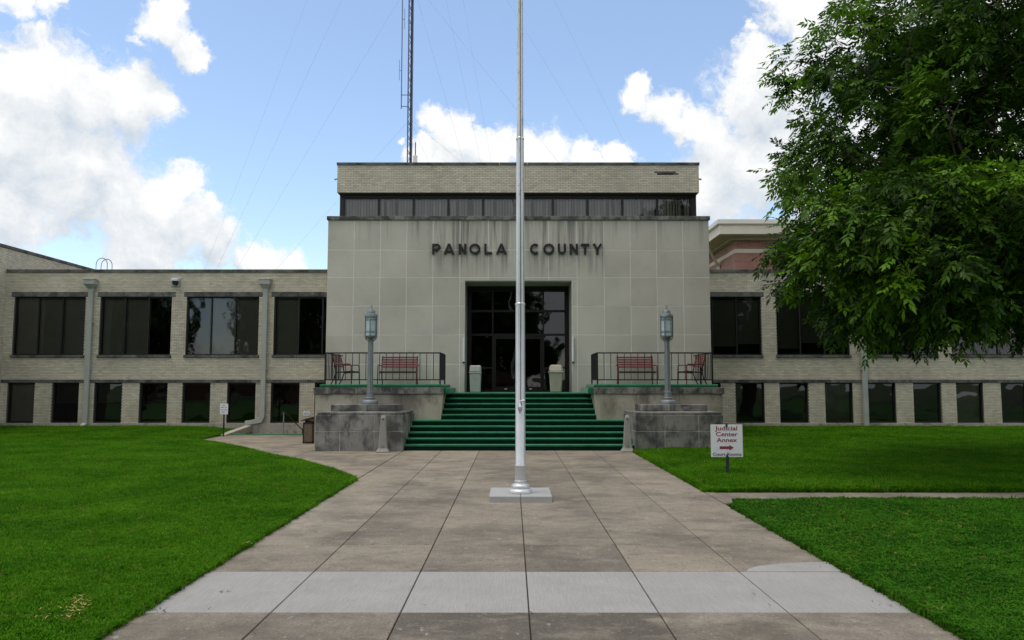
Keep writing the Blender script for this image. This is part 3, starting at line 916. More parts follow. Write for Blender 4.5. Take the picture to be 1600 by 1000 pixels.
for k in range(10):
    a, c = CW[k], CW[k + 1]
    w = window(ch, a, c, 8.22, 9.08, 28.82, 1, M['glass_clear'], None, bar=.04, name='clerestory_window', depth=.08)
    bl = MB(); nS = 11
    for q in range(nS):
        if random.random() < .05: continue
        bx = a + .06 + (c - a - .12) * (q + .5) / nS
        h_ = .048
        an = random.gauss(.35, .18)
        dx, dy = h_ * math.cos(an), h_ * math.sin(an)
        bl.add([(bx - dx, 29.02 - dy, 8.2), (bx + dx, 29.02 + dy, 8.2), (bx + dx, 29.02 + dy, 9.1), (bx - dx, 29.02 - dy, 9.1)], [(0, 1, 2, 3)], random.random())
    bl.build('vertical_blind', M['blind2'], w)
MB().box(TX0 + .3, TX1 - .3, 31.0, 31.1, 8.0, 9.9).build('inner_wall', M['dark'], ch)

# ---- lettering
def letter_strokes(ch_, w, h, t):
    """strokes as polygons in a w x h box"""
    P = []
    def bar(x0, z0, x1, z1, tt=t):
        d = Vector((x1 - x0, z1 - z0)); n_ = Vector((-d.y, d.x)).normalized() * tt / 2
        P.append([(x0 + n_.x, z0 + n_.y), (x0 - n_.x, z0 - n_.y), (x1 - n_.x, z1 - n_.y), (x1 + n_.x, z1 + n_.y)])
    def arc(cx, cz, rx, rz, a0, a1, n_=14):
        for k in range(n_):
            u, v = math.radians(a0 + (a1 - a0) * k / n_), math.radians(a0 + (a1 - a0) * (k + 1) / n_)
            o = lambda q, e: (cx + (rx - e) * math.cos(q), cz + (rz - e) * math.sin(q))
            P.append([o(u, t), o(u, 0), o(v, 0), o(v, t)])
    if ch_ == 'P':
        bar(t / 2, 0, t / 2, h); bar(t, h - t / 2, w * .55, h - t / 2); bar(t, h * .36 + t / 2, w * .55, h * .36 + t / 2)
        arc(w * .55, h * .68, w * .45, h * .32, -90, 90)
    elif ch_ == 'A':
        bar(t * .45, 0, w / 2, h); bar(w - t * .45, 0, w / 2, h); bar(w * .25, h * .28, w * .75, h * .28, t * .85)
    elif ch_ == 'N':
        bar(t / 2, 0, t / 2, h); bar(w - t / 2, 0, w - t / 2, h); bar(t * .55, h - t * .2, w - t * .55, t * .2)
    elif ch_ == 'O':
        arc(w / 2, h / 2, w / 2, h / 2 * 1.03, 0, 360, 28)
    elif ch_ == 'L':
        bar(t / 2, 0, t / 2, h); bar(t, t / 2, w, t / 2)
    elif ch_ == 'C':
        arc(w * .54, h / 2, w * .54, h / 2 * 1.03, 48, 312, 22)
    elif ch_ == 'U':
        bar(t / 2, h * .4, t / 2, h); bar(w - t / 2, h * .4, w - t / 2, h); arc(w / 2, h * .4, w / 2, h * .41, 180, 360, 16)
    elif ch_ == 'T':
        bar(w / 2, 0, w / 2, h - t); bar(0, h - t / 2, w, h - t / 2)
    elif ch_ == 'Y':
        bar(w / 2, 0, w / 2, h * .48); bar(w / 2, h * .44, t * .45, h); bar(w / 2, h * .44, w - t * .45, h)
    return P
LET = [('P', 676, 689), ('A', 694, 710.3), ('N', 717, 729), ('O', 733.6, 751), ('L', 757, 769), ('A', 775.3, 791.6),
       ('C', 828, 842.4), ('O', 848.5, 865.8), ('U', 871.3, 883.8), ('N', 889.5, 902.4), ('T', 907, 920.2), ('Y', 925.3, 940)]
for c_, p0, p1 in LET:
    x0, x1 = (p0 - 800) * .02334, (p1 - 800) * .02334        # metres along the wall
    m = MB(); z0, h_, t = 6.685, .385, .078
    for k, pl in enumerate(letter_strokes(c_, x1 - x0, h_, t)):
        poly = [(x0 + a, z0 + b_) for a, b_ in pl]
        area = sum(poly[q - 1][0] * poly[q][1] - poly[q][0] * poly[q - 1][1] for q in range(len(poly)))
        if area < 0: poly = poly[::-1]
        m.slab_xz(poly, YB - .085 - .0012 * (k % 5), YB - .022)
    m.box((x0 + x1) / 2 - .012, (x0 + x1) / 2 + .012, YB - .03, YB + .004, z0 + .08, z0 + .104)
    m.build('letter', M['letter'], block)

# ---- downspouts, flood light
def downspout(x, kick, zb=.30):
    m = MB()
    w, d = .105, .10
    y0, y1 = YW - .16, YW - .04
    m.box(x - w, x + w, y0, y1, zb + .25 if kick else zb, 6.15, c=.02)
    for zz in (2.6, 4.6):
        m.box(x - w - .04, x + w + .04, y0 + .05, YW - .02, zz, zz + .05)
    if kick:
        m.hexa([(x - .75, y0, zb - .02), (x - .55, y0, zb - .04), (x - .55, y1, zb - .04), (x - .75, y1, zb - .02),
                (x - .72, y0, zb + .14), (x - .55, y0, zb + .16), (x - .55, y1, zb + .16), (x - .72, y1, zb + .14)], .015)
        m.hexa([(x - .56, y0 + .002, zb - .03), (x - .02, y0 + .002, zb + .06), (x - .02, y1 - .002, zb + .06), (x - .56, y1 - .002, zb - .03),
                (x - .56, y0 + .002, zb + .155), (x + .10, y0 + .002, zb + .30), (x + .10, y1 - .002, zb + .30), (x - .56, y1 - .002, zb + .155)], .01)
        m.box(x - .74, x - .56, y0 + .01, y1 - .01, zb - .18, zb + .0)
    else:
        m.hexa([(x - w + .01, y0 - .16, zb - .16), (x + w - .01, y0 - .16, zb - .16), (x + w - .01, y1, zb - .06), (x - w + .01, y1, zb - .06),
                (x - w + .01, y0 - .16, zb - .02), (x + w - .01, y0 - .16, zb - .02), (x + w - .01, y1, zb + .10), (x - w + .01, y1, zb + .10)], .01)
    ds = m.build('downspout', M['sage'], ch)
    h = MB()
    h.box(x - .235, x + .235, YW - .33, YW - .02, 6.27, 6.50, c=.012)
    h.box(x - .255, x + .255, YW - .35, YW - .018, 6.46, 6.52, c=.01)
    h.hexa([(x - .11, YW - .17, 6.10), (x + .11, YW - .17, 6.10), (x + .11, YW - .03, 6.10), (x - .11, YW - .03, 6.10),
            (x - .225, YW - .32, 6.272), (x + .225, YW - .32, 6.272), (x + .225, YW - .025, 6.272), (x - .225, YW - .025, 6.272)])
    lh = h.build('leader_head', M['sage'], ds)
downspout(-18.15, False); downspout(-10.62, True); downspout(15.07, False, .18)
fx = -14.53
fl_ = MB().box(fx - .19, fx + .19, YW - .03, YW - .004, 6.20, 6.56).build('floodlight', M['sage'], ch)
MB().box(fx - .14, fx + .14, YW - .24, YW - .02, 6.42, 6.53, c=.015).build('lamp_hood', M['tube_white'], fl_)
MB().hexa([(fx - .08, YW - .20, 6.27), (fx + .08, YW - .20, 6.27), (fx + .08, YW - .03, 6.27), (fx - .08, YW - .03, 6.27), (fx - .10, YW - .22, 6.42), (fx + .10, YW - .22, 6.42), (fx + .10, YW - .03, 6.42), (fx - .10, YW - .03, 6.42)], .01).build('lamp_housing', M['frame'], fl_)
# rooms between the wings and the block get a common back wall
MB().box(-22.2, 26.2, 41, 41.3, -.2, 6.5).build('rear_wall', M['mortar'], ch)

# ---- basement stairwell beside the left wing
sw = thing('basement_stairwell', 'sunken stairwell with green step edge and low kerb walls by the left wing', 'stairwell', (-9, 31.5, 0))
m = MB()
m.hexa([(-11.34, 29.9, -.05), (-11.06, 29.9, -.05), (-11.06, 32.93, -.05), (-11.34, 32.93, -.05), (-11.34, 29.9, .05), (-11.06, 29.9, .05), (-11.06, 32.93, .25), (-11.34, 32.93, .25)], .012)
m.build('kerb_wall', M['stone_pale'], sw)
MB().box(-11.2, -11.055, 30.46, 32.94, -1.3, -.055).build('side_wall', M['stone_dark'], sw)
for k in range(7):
    z1 = .03 - .17 * k
    MB().box(-11.05, -6.76, 30.42 + .3 * k, 30.42 + .3 * (k + 1) + .02, z1 - .16, z1, c=.01).build('step', M['concrete'] if k else M['carpet'], sw)
MB().box(-11.05, -6.76, 30.40, 33.0, -1.35, -1.22).build('well_floor', M['concrete'], sw)
MB().box(-7.9, -7.25, 32.35, 32.94, -1.2, .07, c=.02).build('landing_block', M['stone_pale'], sw)
hr = thing('stair_handrail', 'thin steel handrail at the top of the basement stairwell', 'handrail', (-9.0, 30.55, 0))
MB().tube([(-9.02, 30.55, -.02), (-9.02, 30.55, .88)], .024, 10).build('post', M['lamp_metal'], hr, True)
MB().tube([(-9.04, 30.42, .80), (-9.03, 30.43, .88), (-9.02, 30.55, .92), (-9.0, 30.75, .86), (-8.75, 32.2, .13), (-8.72, 32.4, .10), (-8.66, 32.42, .10)], .021, 10).build('rail', M['rail'], hr, True)
MB().tube([(-8.73, 32.3, -1.2), (-8.73, 32.3, .10)], .02, 8).build('post', M['rail'], hr, True)

# ================================================================== porch and steps
YS, RIS, TRD = 23.40, .17, .305
po = thing('entrance_steps', 'ten green carpeted steps climbing to the entrance landing', 'steps', (XC, YS, 0))
for k in range(10):
    y0 = YS + TRD * k
    z1 = RIS * (k + 1)
    x0, x1 = (-3.25, 3.69) if k < 5 else ((-2.26, 2.70) if k == 5 else (-2.40, 2.84))
    yb_ = y0 + TRD + .03 if k < 9 else 29.0
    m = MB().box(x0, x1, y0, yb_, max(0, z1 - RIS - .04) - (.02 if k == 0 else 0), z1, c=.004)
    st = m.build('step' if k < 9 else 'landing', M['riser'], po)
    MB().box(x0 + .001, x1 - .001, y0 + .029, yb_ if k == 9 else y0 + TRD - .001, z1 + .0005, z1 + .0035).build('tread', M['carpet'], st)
    n = MB()
    pr = [(-.012, -.052), (-.026, -.044), (-.034, -.026), (-.032, -.010), (-.020, .003), (.004, .007), (.03, .004)]
    vv = [(xx, y0 + a, z1 + b_) for xx in (x0 + .002, x1 - .002) for a, b_ in pr + [(.03, -.02), (.002, -.052)]]
    q = len(pr) + 2
    n.add(vv, [(i, i + q, (i + 1) % q + q, (i + 1) % q) for i in range(q)] + [tuple(range(q)), tuple(range(2 * q - 1, q - 1, -1))])
    n.build('nosing', M['carpet'], st, True, 60)
YP = 24.92
def porch_side(sgn, label):
    # the raised seating platforms either side of the steps
    X = lambda v: XC + sgn * v
    def bx(m, a, b_, *r, **k):
        p, q = sorted((X(a), X(b_)))
        return m.box(p, q, *r, **k)
    t = thing('seating_platform', label, 'platform', (X(4.5), YP, 0), 'platforms beside the entrance steps')
    a0, a1t, a1b = 6.58, 2.44, 2.57         # outer end, inner end at top and bottom (battered)
    for (p, q, pb, qb) in ((a0, 5.2, a0, 5.2), (5.2, 3.8, 5.2, 3.8), (3.8, a1t, 3.8, a1b)):
        lo, hi = (p, q), (pb, qb)
        c8 = [(X(pb) , YP, -.02), (X(qb), YP, -.02), (X(qb), 27.58, -.02), (X(pb), 27.58, -.02), (X(p), YP, 1.676), (X(q), YP, 1.676), (X(q), 27.58, 1.676), (X(p), 27.58, 1.676)]
        if sgn > 0:
            c8 = [c8[i] for i in (1, 0, 3, 2, 5, 4, 7, 6)]
        g = .004 * (1 if sgn < 0 else -1)
        c8 = [(x_ + (.004 if i in (0, 3, 4, 7) else -.004), y_, z_) for i, (x_, y_, z_) in enumerate(c8)]
        MB().hexa(c8, .006).build('wall_stone', M['stone_pale'], t)
    for (p, q) in ((6.63, 5.3), (5.3, 3.7), (3.7, 2.42)):
        m = MB(); l_, r_ = sorted((X(p), X(q)))
        m.box(l_ + .004, r_ - .004, YP - .06, 27.58, 1.678, 1.884, c=.012)
        m.build('cap_stone', M['stone_dark'], t)
    m = MB(); bx(m, 6.45, 2.43, YP + .02, 27.59, 1.885, 1.992, c=.03); m.build('carpet', M['carpet'], t)
    m = MB(); bx(m, 2.42, 2.24, YP + .10, 27.59, 1.68, 1.884, c=.025); m.build('side_step', M['carpet'], t)
    # iron railing
    r = thing('iron_railing', 'black iron railing along the seating platform %s of the steps' % ('left' if sgn < 0 else 'right'), 'railing', (X(4.4), YP + .15, 1.99), 'railings of the seating platforms')
    zt, zb = 2.99, 2.12
    yf = YP + .14; xo, xi = 6.30, 2.56
    def rl(name, m): m.build(name, M['rail'], r)
    m = MB(); bx(m, xo + .02, xi - .02, yf - .022, yf + .022, zt, zt + .04); rl('top_rail', m)
    m = MB(); bx(m, xo, xi, yf - .018, yf + .018, zb, zb + .035); rl('bottom_rail', m)
    m = MB(); bx(m, xo + .02, xo - .02, yf + .023, 27.55, zt + .001, zt + .039); rl('top_rail', m)
    m = MB(); bx(m, xo + .018, xo - .018, yf + .02, 27.55, zb, zb + .035); rl('bottom_rail', m)
    m = MB(); bx(m, xi + .02, xi - .02, yf + .023, yf + 1.75, zt + .001, zt + .039); rl('top_rail', m)
    m = MB(); bx(m, xi + .018, xi - .018, yf + .02, yf + 1.75, zb, zb + .035); rl('bottom_rail', m)
    for (px, py) in ((xo, yf), (xi, yf), (xi, yf + 1.75), (xo, 26.6)):
        m = MB(); bx(m, px + .024, px - .024, py - .024, py + .024, 1.985, zt - .001); rl('post', m)
    nb = 17
    for k in range(1, nb):
        px = xo + (xi - xo) * k / nb
        m = MB(); bx(m, px + .010, px - .010, yf - .010, yf + .010, zb + .036, zt - .001); rl('baluster', m)
    for k in range(1, 12):
        py = yf + (27.5 - yf) * k / 12
        if abs(py - 26.6) < .06: continue
        m = MB(); bx(m, xo + .010, xo - .010, py - .010, py + .010, zb + .036, zt); rl('baluster', m)
    for k in range(1, 14):
        py = yf + 1.75 * k / 14
        m = MB(); bx(m, xi + .010, xi - .010, py - .010, py + .010, zb + .036, zt); rl('baluster', m)
    # pedestal of dark weathered blocks for the lamp
    p = thing('lamp_pedestal', 'stepped pedestal of blackened stone blocks %s of the steps' % ('left' if sgn < 0 else 'right'), 'pedestal', (X(4.8), 23.2, 0), 'stone pedestals flanking the steps')
    Y0, Y1 = 23.2, YP - .004
    def blk(name, a, b_, bk_, y0, y1, z0, z1, c):
        # a: outer X, b_: inner X at the front, bk_: inner X at the back
        c8 = [(X(a), y0, z0), (X(b_), y0, z0), (X(bk_), y1, z0), (X(a), y1, z0), (X(a), y0, z1), (X(b_), y0, z1), (X(bk_), y1, z1), (X(a), y1, z1)]
        if sgn > 0: c8 = [c8[i] for i in (1, 0, 3, 2, 5, 4, 7, 6)]
        c8 = [(x_ + (.009 if i in (0, 3, 4, 7) else -.009), y_, z_) for i, (x_, y_, z_) in enumerate(c8)]
        MB().hexa(c8, c).build(name, M['pedestal'], p)
    c8 = [(X(6.105), Y0 + .012, -.03), (X(3.50), Y0 + .012, -.03), (X(3.39), Y1 - .01, -.03), (X(6.105), Y1 - .01, -.03), (X(6.105), Y0 + .012, 1.06), (X(3.50), Y0 + .012, 1.06), (X(3.39), Y1 - .01, 1.06), (X(6.105), Y1 - .01, 1.06)]
    if sgn > 0: c8 = [c8[i] for i in (1, 0, 3, 2, 5, 4, 7, 6)]
    MB().hexa(c8).build('mortar_core', M['joint_old'], p)
    for (z0, z1) in ((-.03, .581), (.599, 1.066)):
        blk('stone_block', 6.12, 5.38, 5.38, Y0, Y1, z0, z1, .008)
        blk('stone_block', 5.38, 4.36, 4.36, Y0, Y1, z0, z1, .008)
        blk('stone_block', 4.36, 3.48, 3.37, Y0, Y1, z0, z1, .008)
    blk('cap_stone', 6.085, 4.7, 4.7, Y0 + .03, Y1, 1.068, 1.155, .012)
    blk('cap_stone', 4.7, 3.50, 3.40, Y0 + .03, Y1, 1.068, 1.155, .012)
    blk('upper_stone', 5.86, 4.72, 4.72, 24.02, Y1, 1.157, 1.36, .012)
    blk('upper_stone', 4.72, 3.83, 3.74, 24.02, Y1, 1.157, 1.36, .012)
porch_side(-1, 'raised seating platform of pale stone left of the steps')
porch_side(1, 'raised seating platform of pale stone right of the steps')

# ------------------------------------------------------------------ lamps
def make_lamp():
    t = thing('lamp_post', 'x', 'lamp post', (0, 0, 0), 'lamp posts on the stone pedestals')
    MB().lathe([(.255, 0), (.258, .02), (.255, .10), (.235, .125), (.15, .15), (.145, .175), (.165, .185), (.165, .20), (.125, .22), (.112, .36), (.125, .37), (.125, .385), (.10, .40)], 24).build('base', M['lamp_metal'], t, True)
    sh = MB()                      # fluted shaft
    n = 32
    prof = [(.098, .39), (.084, 2.02)]
    v = []; f = []
    for r, z in prof:
        for k in range(n):
            rr = r * (1.0 if k % 4 in (0, 1) else .90)
            w = 2 * PI * k / n
            v.append((rr * math.cos(w), rr * math.sin(w), z))
    f = [(k, (k + 1) % n, (k + 1) % n + n, k + n) for k in range(n)]
    sh.add(v, f); sh.build('shaft', M['lamp_metal'], t)
    MB().lathe([(.085, 1.99), (.10, 2.01), (.10, 2.03), (.07, 2.05), (.10, 2.09), (.15, 2.12), (.165, 2.15)], 24).build('collar', M['lamp_metal'], t, True)
    for k in range(6):
        w = 2 * PI * k / 6 + PI / 6
        c, s = math.cos(w), math.sin(w)
        pts = [(r * c, r * s, z) for r, z in ((.085, 2.03), (.14, 2.045), (.18, 2.09), (.195, 2.16), (.192, 2.30), (.192, 2.78))]
        MB().tube(pts, .016, 6).build('lantern_rib', M['lamp_metal'], t, True)
        w2 = w + PI / 3
        c2, s2 = math.cos(w2), math.sin(w2)
        r = .178
        MB().add([(r * c, r * s, 2.17), (r * c2, r * s2, 2.17), (r * c2, r * s2, 2.76), (r * c, r * s, 2.76)], [(0, 1, 2, 3)]).build('glass_panel', M['lamp_glass'], t)
    m = MB()
    for z0, z1, r in ((2.15, 2.18, .196), (2.27, 2.285, .186), (2.30, 2.315, .186), (2.655, 2.67, .186), (2.685, 2.70, .186)):
        m.lathe([(r, z0), (r, z1)], 6, ph=PI / 6)
    m.build('lantern_band', M['lamp_metal'], t)
    MB().lathe([(.20, 2.76), (.212, 2.77), (.212, 2.82), (.20, 2.86), (.135, 2.88), (.13, 2.96), (.115, 2.985), (.05, 3.0), (.045, 3.03), (.03, 3.05), (.03, 3.13), (.022, 3.15)], 18).build('lantern_cap', M['lamp_metal'], t, True)
    return t
lamp = make_lamp()
lamp2 = copy_tree(lamp)
place(lamp, (XC - 4.72, 24.45, 1.36), 0, 'grey fluted lamp post with frosted lantern on the left pedestal')
place(lamp2, (XC + 4.72, 24.45, 1.36), .5, 'grey fluted lamp post with frosted lantern on the right pedestal')

# ------------------------------------------------------------------ benches
def make_bench():
    t = thing('bench', 'x', 'bench', (0, 0, 0), 'red slatted benches on the platforms')
    W = 1.28                           # back at +y, faces -y
    for k in range(5):
        z = .58 + .085 * k; y = .20 + .028 * k
        MB().hexa([(-W / 2, y, z), (W / 2, y, z), (W / 2, y + .018, z), (-W / 2, y + .018, z), (-W / 2, y + .02, z + .06), (W / 2, y + .02, z + .06), (W / 2, y + .038, z + .06), (-W / 2, y + .038, z + .06)], .004).build('back_slat', M['bench_red'], t)
    for k in range(5):
        y = -.30 + .098 * k
        MB().box(-W / 2, W / 2, y, y + .07, .43 - .008 * k, .45 - .008 * k, c=.004).build('seat_slat', M['bench_red'], t)
    for s in (-1, 1):
        x = s * (W / 2 - .02)
        xo = s * (W / 2 + .03)
        MB().tube([(x, .36, 0), (x, .26, .20), (x, .20, .40), (x, .24, .60), (x, .345, 1.0)], .020, 8).build('back_leg', M['bench_metal'], t, True)
        MB().tube([(xo, -.33, 0), (xo, -.32, .40), (xo, -.31, .62), (xo, -.27, .665), (xo, .10, .67), (xo, .27, .655)], .021, 8).build('arm_and_front_leg', M['bench_red'], t, True)
        MB().tube([(x, -.31, .415), (x, .0, .40), (x, .20, .385)], .018, 6).build('seat_rail', M['bench_metal'], t, True)
    MB().tube([(-W / 2, -.30, .40), (W / 2, -.30, .40)], .016, 6).build('front_rail', M['bench_metal'], t, True)
    return t
b1 = make_bench()
b2, b3, b4 = copy_tree(b1), copy_tree(b1), copy_tree(b1)
place(b1, (-3.98, 27.0, 1.992), 0, 'red slatted bench facing the lawn on the left platform, beside the steps')
place(b2, (4.36, 27.0, 1.992), 0, 'red slatted bench facing the lawn on the right platform, beside the steps')
place(b3, (-5.66, 26.25, 1.992), PI / 2, 'red slatted bench turned sideways at the outer end of the left platform')
place(b4, (6.12, 26.25, 1.992), -PI / 2, 'red slatted bench turned sideways at the outer end of the right platform')

# ------------------------------------------------------------------ bins by the door
t = thing('litter_bin', 'grey-green plastic litter bin with square hood, left of the entrance doors', 'litter bin', (-1.30, 27.45, 1.70), 'litter bins at the entrance doors')
X, Y_ = -1.30, 27.45
MB().hexa([(X - .18, Y_ - .18, 1.702), (X + .18, Y_ - .18, 1.702), (X + .18, Y_ + .18, 1.702), (X - .18, Y_ + .18, 1.702), (X - .205, Y_ - .205, 2.40), (X + .205, Y_ - .205, 2.40), (X + .205, Y_ + .205, 2.40), (X - .205, Y_ + .205, 2.40)], .03).build('body', M['bin_a'], t)
MB().box(X - .225, X + .225, Y_ - .225, Y_ + .225, 2.385, 2.425, c=.012).build('rim', M['bin_a'], t)
h = MB().hexa([(X - .205, Y_ - .205, 2.425), (X + .205, Y_ - .205, 2.425), (X + .205, Y_ + .205, 2.425), (X - .205, Y_ + .205, 2.425), (X - .195, Y_ - .17, 2.66), (X + .195, Y_ - .17, 2.66), (X + .195, Y_ + .19, 2.66), (X - .195, Y_ + .19, 2.66)], .03).build('hood', M['bin_a'], t)
MB().hexa([(X - .16, Y_ - .212, 2.45), (X + .16, Y_ - .212, 2.45), (X + .16, Y_ - .19, 2.45), (X - .16, Y_ - .19, 2.45), (X - .155, Y_ - .187, 2.62), (X + .155, Y_ - .187, 2.62), (X + .155, Y_ - .165, 2.62), (X - .155, Y_ - .165, 2.62)], .004).build('swing_flap', M['bin_a'], h)
t = thing('litter_bin', 'beige plastic litter bin with domed swing lid, right of the entrance doors', 'litter bin', (1.56, 27.45, 1.70), 'litter bins at the entrance doors')
X = 1.56
MB().hexa([(X - .19, Y_ - .19, 1.702), (X + .19, Y_ - .19, 1.702), (X + .19, Y_ + .19, 1.702), (X - .19, Y_ + .19, 1.702), (X - .235, Y_ - .235, 2.41), (X + .235, Y_ - .235, 2.41), (X + .235, Y_ + .235, 2.41), (X - .235, Y_ + .235, 2.41)], .035).build('body', M['bin_b'], t)
MB().box(X - .265, X + .265, Y_ - .265, Y_ + .265, 2.395, 2.445, c=.015).build('rim', M['bin_b'], t)
h = MB().hexa([(X - .25, Y_ - .25, 2.445), (X + .25, Y_ - .25, 2.445), (X + .25, Y_ + .25, 2.445), (X - .25, Y_ + .25, 2.445), (X - .205, Y_ - .15, 2.685), (X + .205, Y_ - .15, 2.685), (X + .205, Y_ + .15, 2.685), (X - .205, Y_ + .15, 2.685)], .05).build('lid', M['bin_b'], t)
MB().hexa([(X - .19, Y_ - .252, 2.46), (X + .19, Y_ - .252, 2.46), (X + .19, Y_ - .235, 2.46), (X - .19, Y_ - .235, 2.46), (X - .17, Y_ - .185, 2.63), (X + .17, Y_ - .185, 2.63), (X + .17, Y_ - .168, 2.63), (X - .17, Y_ - .168, 2.63)], .005).build('swing_flap', M['bin_b'], h)

# white tubes at the doorway edges
for xx, s in ((OP[0] - .02, 'left'), (OP[1] + .02, 'right')):
    t = thing('wall_tube', 'slim white vertical tube fixed at the %s edge of the doorway' % s, 'wall fixture', (xx, YB - .05, 2.75), 'white tubes at the doorway edges')
    MB().tube([(xx, YB - .05, 2.80), (xx, YB - .05, 3.68)], .042, 12).build('tube', M['tube_white'], t, True)
    MB().tube([(xx, YB - .05, 2.74), (xx, YB - .05, 2.799)], .036, 12).build('end_cap', M['frame'], t, True)
    MB().box(xx - .015, xx + .015, YB - .012, YB - .002, 2.95, 3.5).build('bracket', M['frame'], t)

# ------------------------------------------------------------------ ash stands
def make_ash():
    t = thing('ash_stand', 'x', 'ash stand', (0, 0, 0), 'obelisk ash stands at the foot of the steps')
    prof = [(.19, 0), (.195, .03), (.18, .05), (.155, .085), (.135, .12), (.125, .20), (.075, .98), (.07, 1.0)]
    m = MB(); v = []; f = []
    for r, z in prof:
        for (a, b_) in ((-1, -.82), (-.82, -1), (.82, -1), (1, -.82), (1, .82), (.82, 1), (-.82, 1), (-1, .82)):
            v.append((a * r, b_ * r, z))
    for i in range(len(prof) - 1):
        f += [(i * 8 + k, i * 8 + (k + 1) % 8, (i + 1) * 8 + (k + 1) % 8, (i + 1) * 8 + k) for k in range(8)]
    f += [tuple(range(7, -1, -1)), tuple((len(prof) - 1) * 8 + k for k in range(8))]
    m.add(v, f); m.build('body', M['ash'], t)
    MB().hexa([(-.073, -.073, 1.0), (.073, -.073, 1.0), (.073, .073, 1.0), (-.073, .073, 1.0), (-.04, -.03, 1.085), (.04, -.03, 1.085), (.04, .04, 1.085), (-.04, .04, 1.085)], .01).build('cap', M['ash'], t)
    MB().box(-.022, .022, -.086, -.07, .95, .985).build('slot_plate', M['stake'], t)
    MB().box(-.04, .04, -.142, -.12, .16, .20).build('badge', M['lamp_metal'], t)
    return t
a1 = make_ash(); a2 = copy_tree(a1)
place(a1, (-3.80, 22.86, 0), .06, 'grey obelisk ash stand before the left pedestal')
place(a2, (3.42, 22.98, 0), -.05, 'grey obelisk ash stand between the steps and the right pedestal')

# ------------------------------------------------------------------ litter bin on the plaza
t = thing('pebble_bin', 'brown pebble-panelled waste bin with slanted dark lid beside the left pedestal', 'waste bin', (-6.88, 26.3, 0))
X, Y_ = -6.88, 26.3
m = MB()
for sx2 in (-1, 1):
    for sy in (-1, 1):
        m.box(X + sx2 * .155 - .02, X + sx2 * .155 + .02, Y_ + sy * .155 - .02, Y_ + sy * .155 + .02, 0, .70)
m.box(X - .175, X + .175, Y_ - .175, Y_ + .175, .66, .70); m.box(X - .175, X + .175, Y_ - .175, Y_ + .175, .02, .06)
m.build('frame', M['brown'], t)
for (a, b_, c_, d_) in ((-.135, .135, -.165, -.15), (-.135, .135, .15, .165), (-.165, -.15, -.135, .135), (.15, .165, -.135, .135)):
    MB().box(X + a, X + b_, Y_ + c_, Y_ + d_, .06, .66).build('pebble_panel', M['pebble'], t)
MB().hexa([(X - .235, Y_ - .2, .755), (X + .195, Y_ - .2, .80), (X + .195, Y_ + .2, .80), (X - .235, Y_ + .2, .755), (X - .235, Y_ - .2, .79), (X + .20, Y_ - .2, .915), (X + .20, Y_ + .2, .915), (X - .235, Y_ + .2, .79)], .01).build('lid', M['brown'], t)
MB().box(X - .12, X + .12, Y_ - .12, Y_ + .12, .70, .765).build('neck', M['brown'], t)

# ------------------------------------------------------------------ flagpole
FX, FY = .147, 13.62
t = thing('flagpole', 'tall silver flagpole on a low grey concrete plinth in the walkway', 'flagpole', (FX, FY, 0))
MB().box(FX - .535, FX - .003, FY - .40, FY + .70, -.01, .104, c=.008).build('plinth_half', M['plinth'], t)
MB().box(FX + .003, FX + .535, FY - .40, FY + .70, -.01, .104, c=.008).build('plinth_half', M['plinth'], t)
PY = FY + .02
MB().lathe([(.205, .104), (.208, .11), (.206, .15), (.195, .165), (.155, .185), (.16, .20), (.16, .235), (.148, .25), (.105, .27), (.10, .285), (.107, .295), (.107, .315), (.095, .325)], 28, (FX, PY, 0)).build('base_flange', M['silver'], t, True)
MB().lathe([(.094, .30), (.094, .555), (.099, .565), (.099, .585), (.089, .60), (.083, 3.40), (.09, 3.405), (.09, 3.43), (.076, 3.445)], 28, (FX, PY, 0)).build('lower_tube', M['silver'], t, True)
MB().lathe([(.075, 3.42), (.067, 6.42), (.073, 6.425), (.073, 6.45), (.061, 6.47)], 28, (FX, PY, 0)).build('middle_tube', M['silver'], t, True)
MB().lathe([(.0605, 6.45), (.056, 9.4), (.060, 9.41), (.060, 9.44), (.048, 9.45), (.044, 12.6)], 24, (FX, PY, 0)).build('upper_tube', M['silver'], t, True)
MB().lathe([(.02, 12.6), (.05, 12.64), (.07, 12.72), (.07, 12.76), (.05, 12.84), (.01, 12.88)], 18, (FX, PY, 0)).build('finial_ball', M['silver'], t, True)
MB().tube([(FX + .005, PY - .088, 3.5), (FX + .005, PY - .092, 1.72)], .0055, 6).build('halyard', M['stake'], t, True)
MB().tube([(FX + .005, PY - .088, 3.5), (FX + .005, PY - .073, 6.5), (FX + .004, PY - .065, 12.55)], .0055, 6).build('halyard', M['stake'], t, True)
MB().tube([(FX, PY - .09, 1.70), (FX + .02, PY - .125, 1.70), (FX + .07, PY - .125, 1.715)], .016, 10).build('cleat_arm', M['silver'], t, True)
MB().lathe([(.006, -.10), (.016, -.05), (.034, -.03), (.038, 0), (.03, .03), (.012, .05), (.009, .10)], 14, (FX - .005, PY - .11, 1.60)).build('padlock', M['silver'], t, True)
MB().tube([(FX - .035, PY - .093, 1.64), (FX - .042, PY - .10, 1.58), (FX - .01, PY - .1, 1.49), (FX + .03, PY - .1, 1.58), (FX + .022, PY - .093, 1.66)], .006, 6).build('rope_loop', M['stake'], t, True)

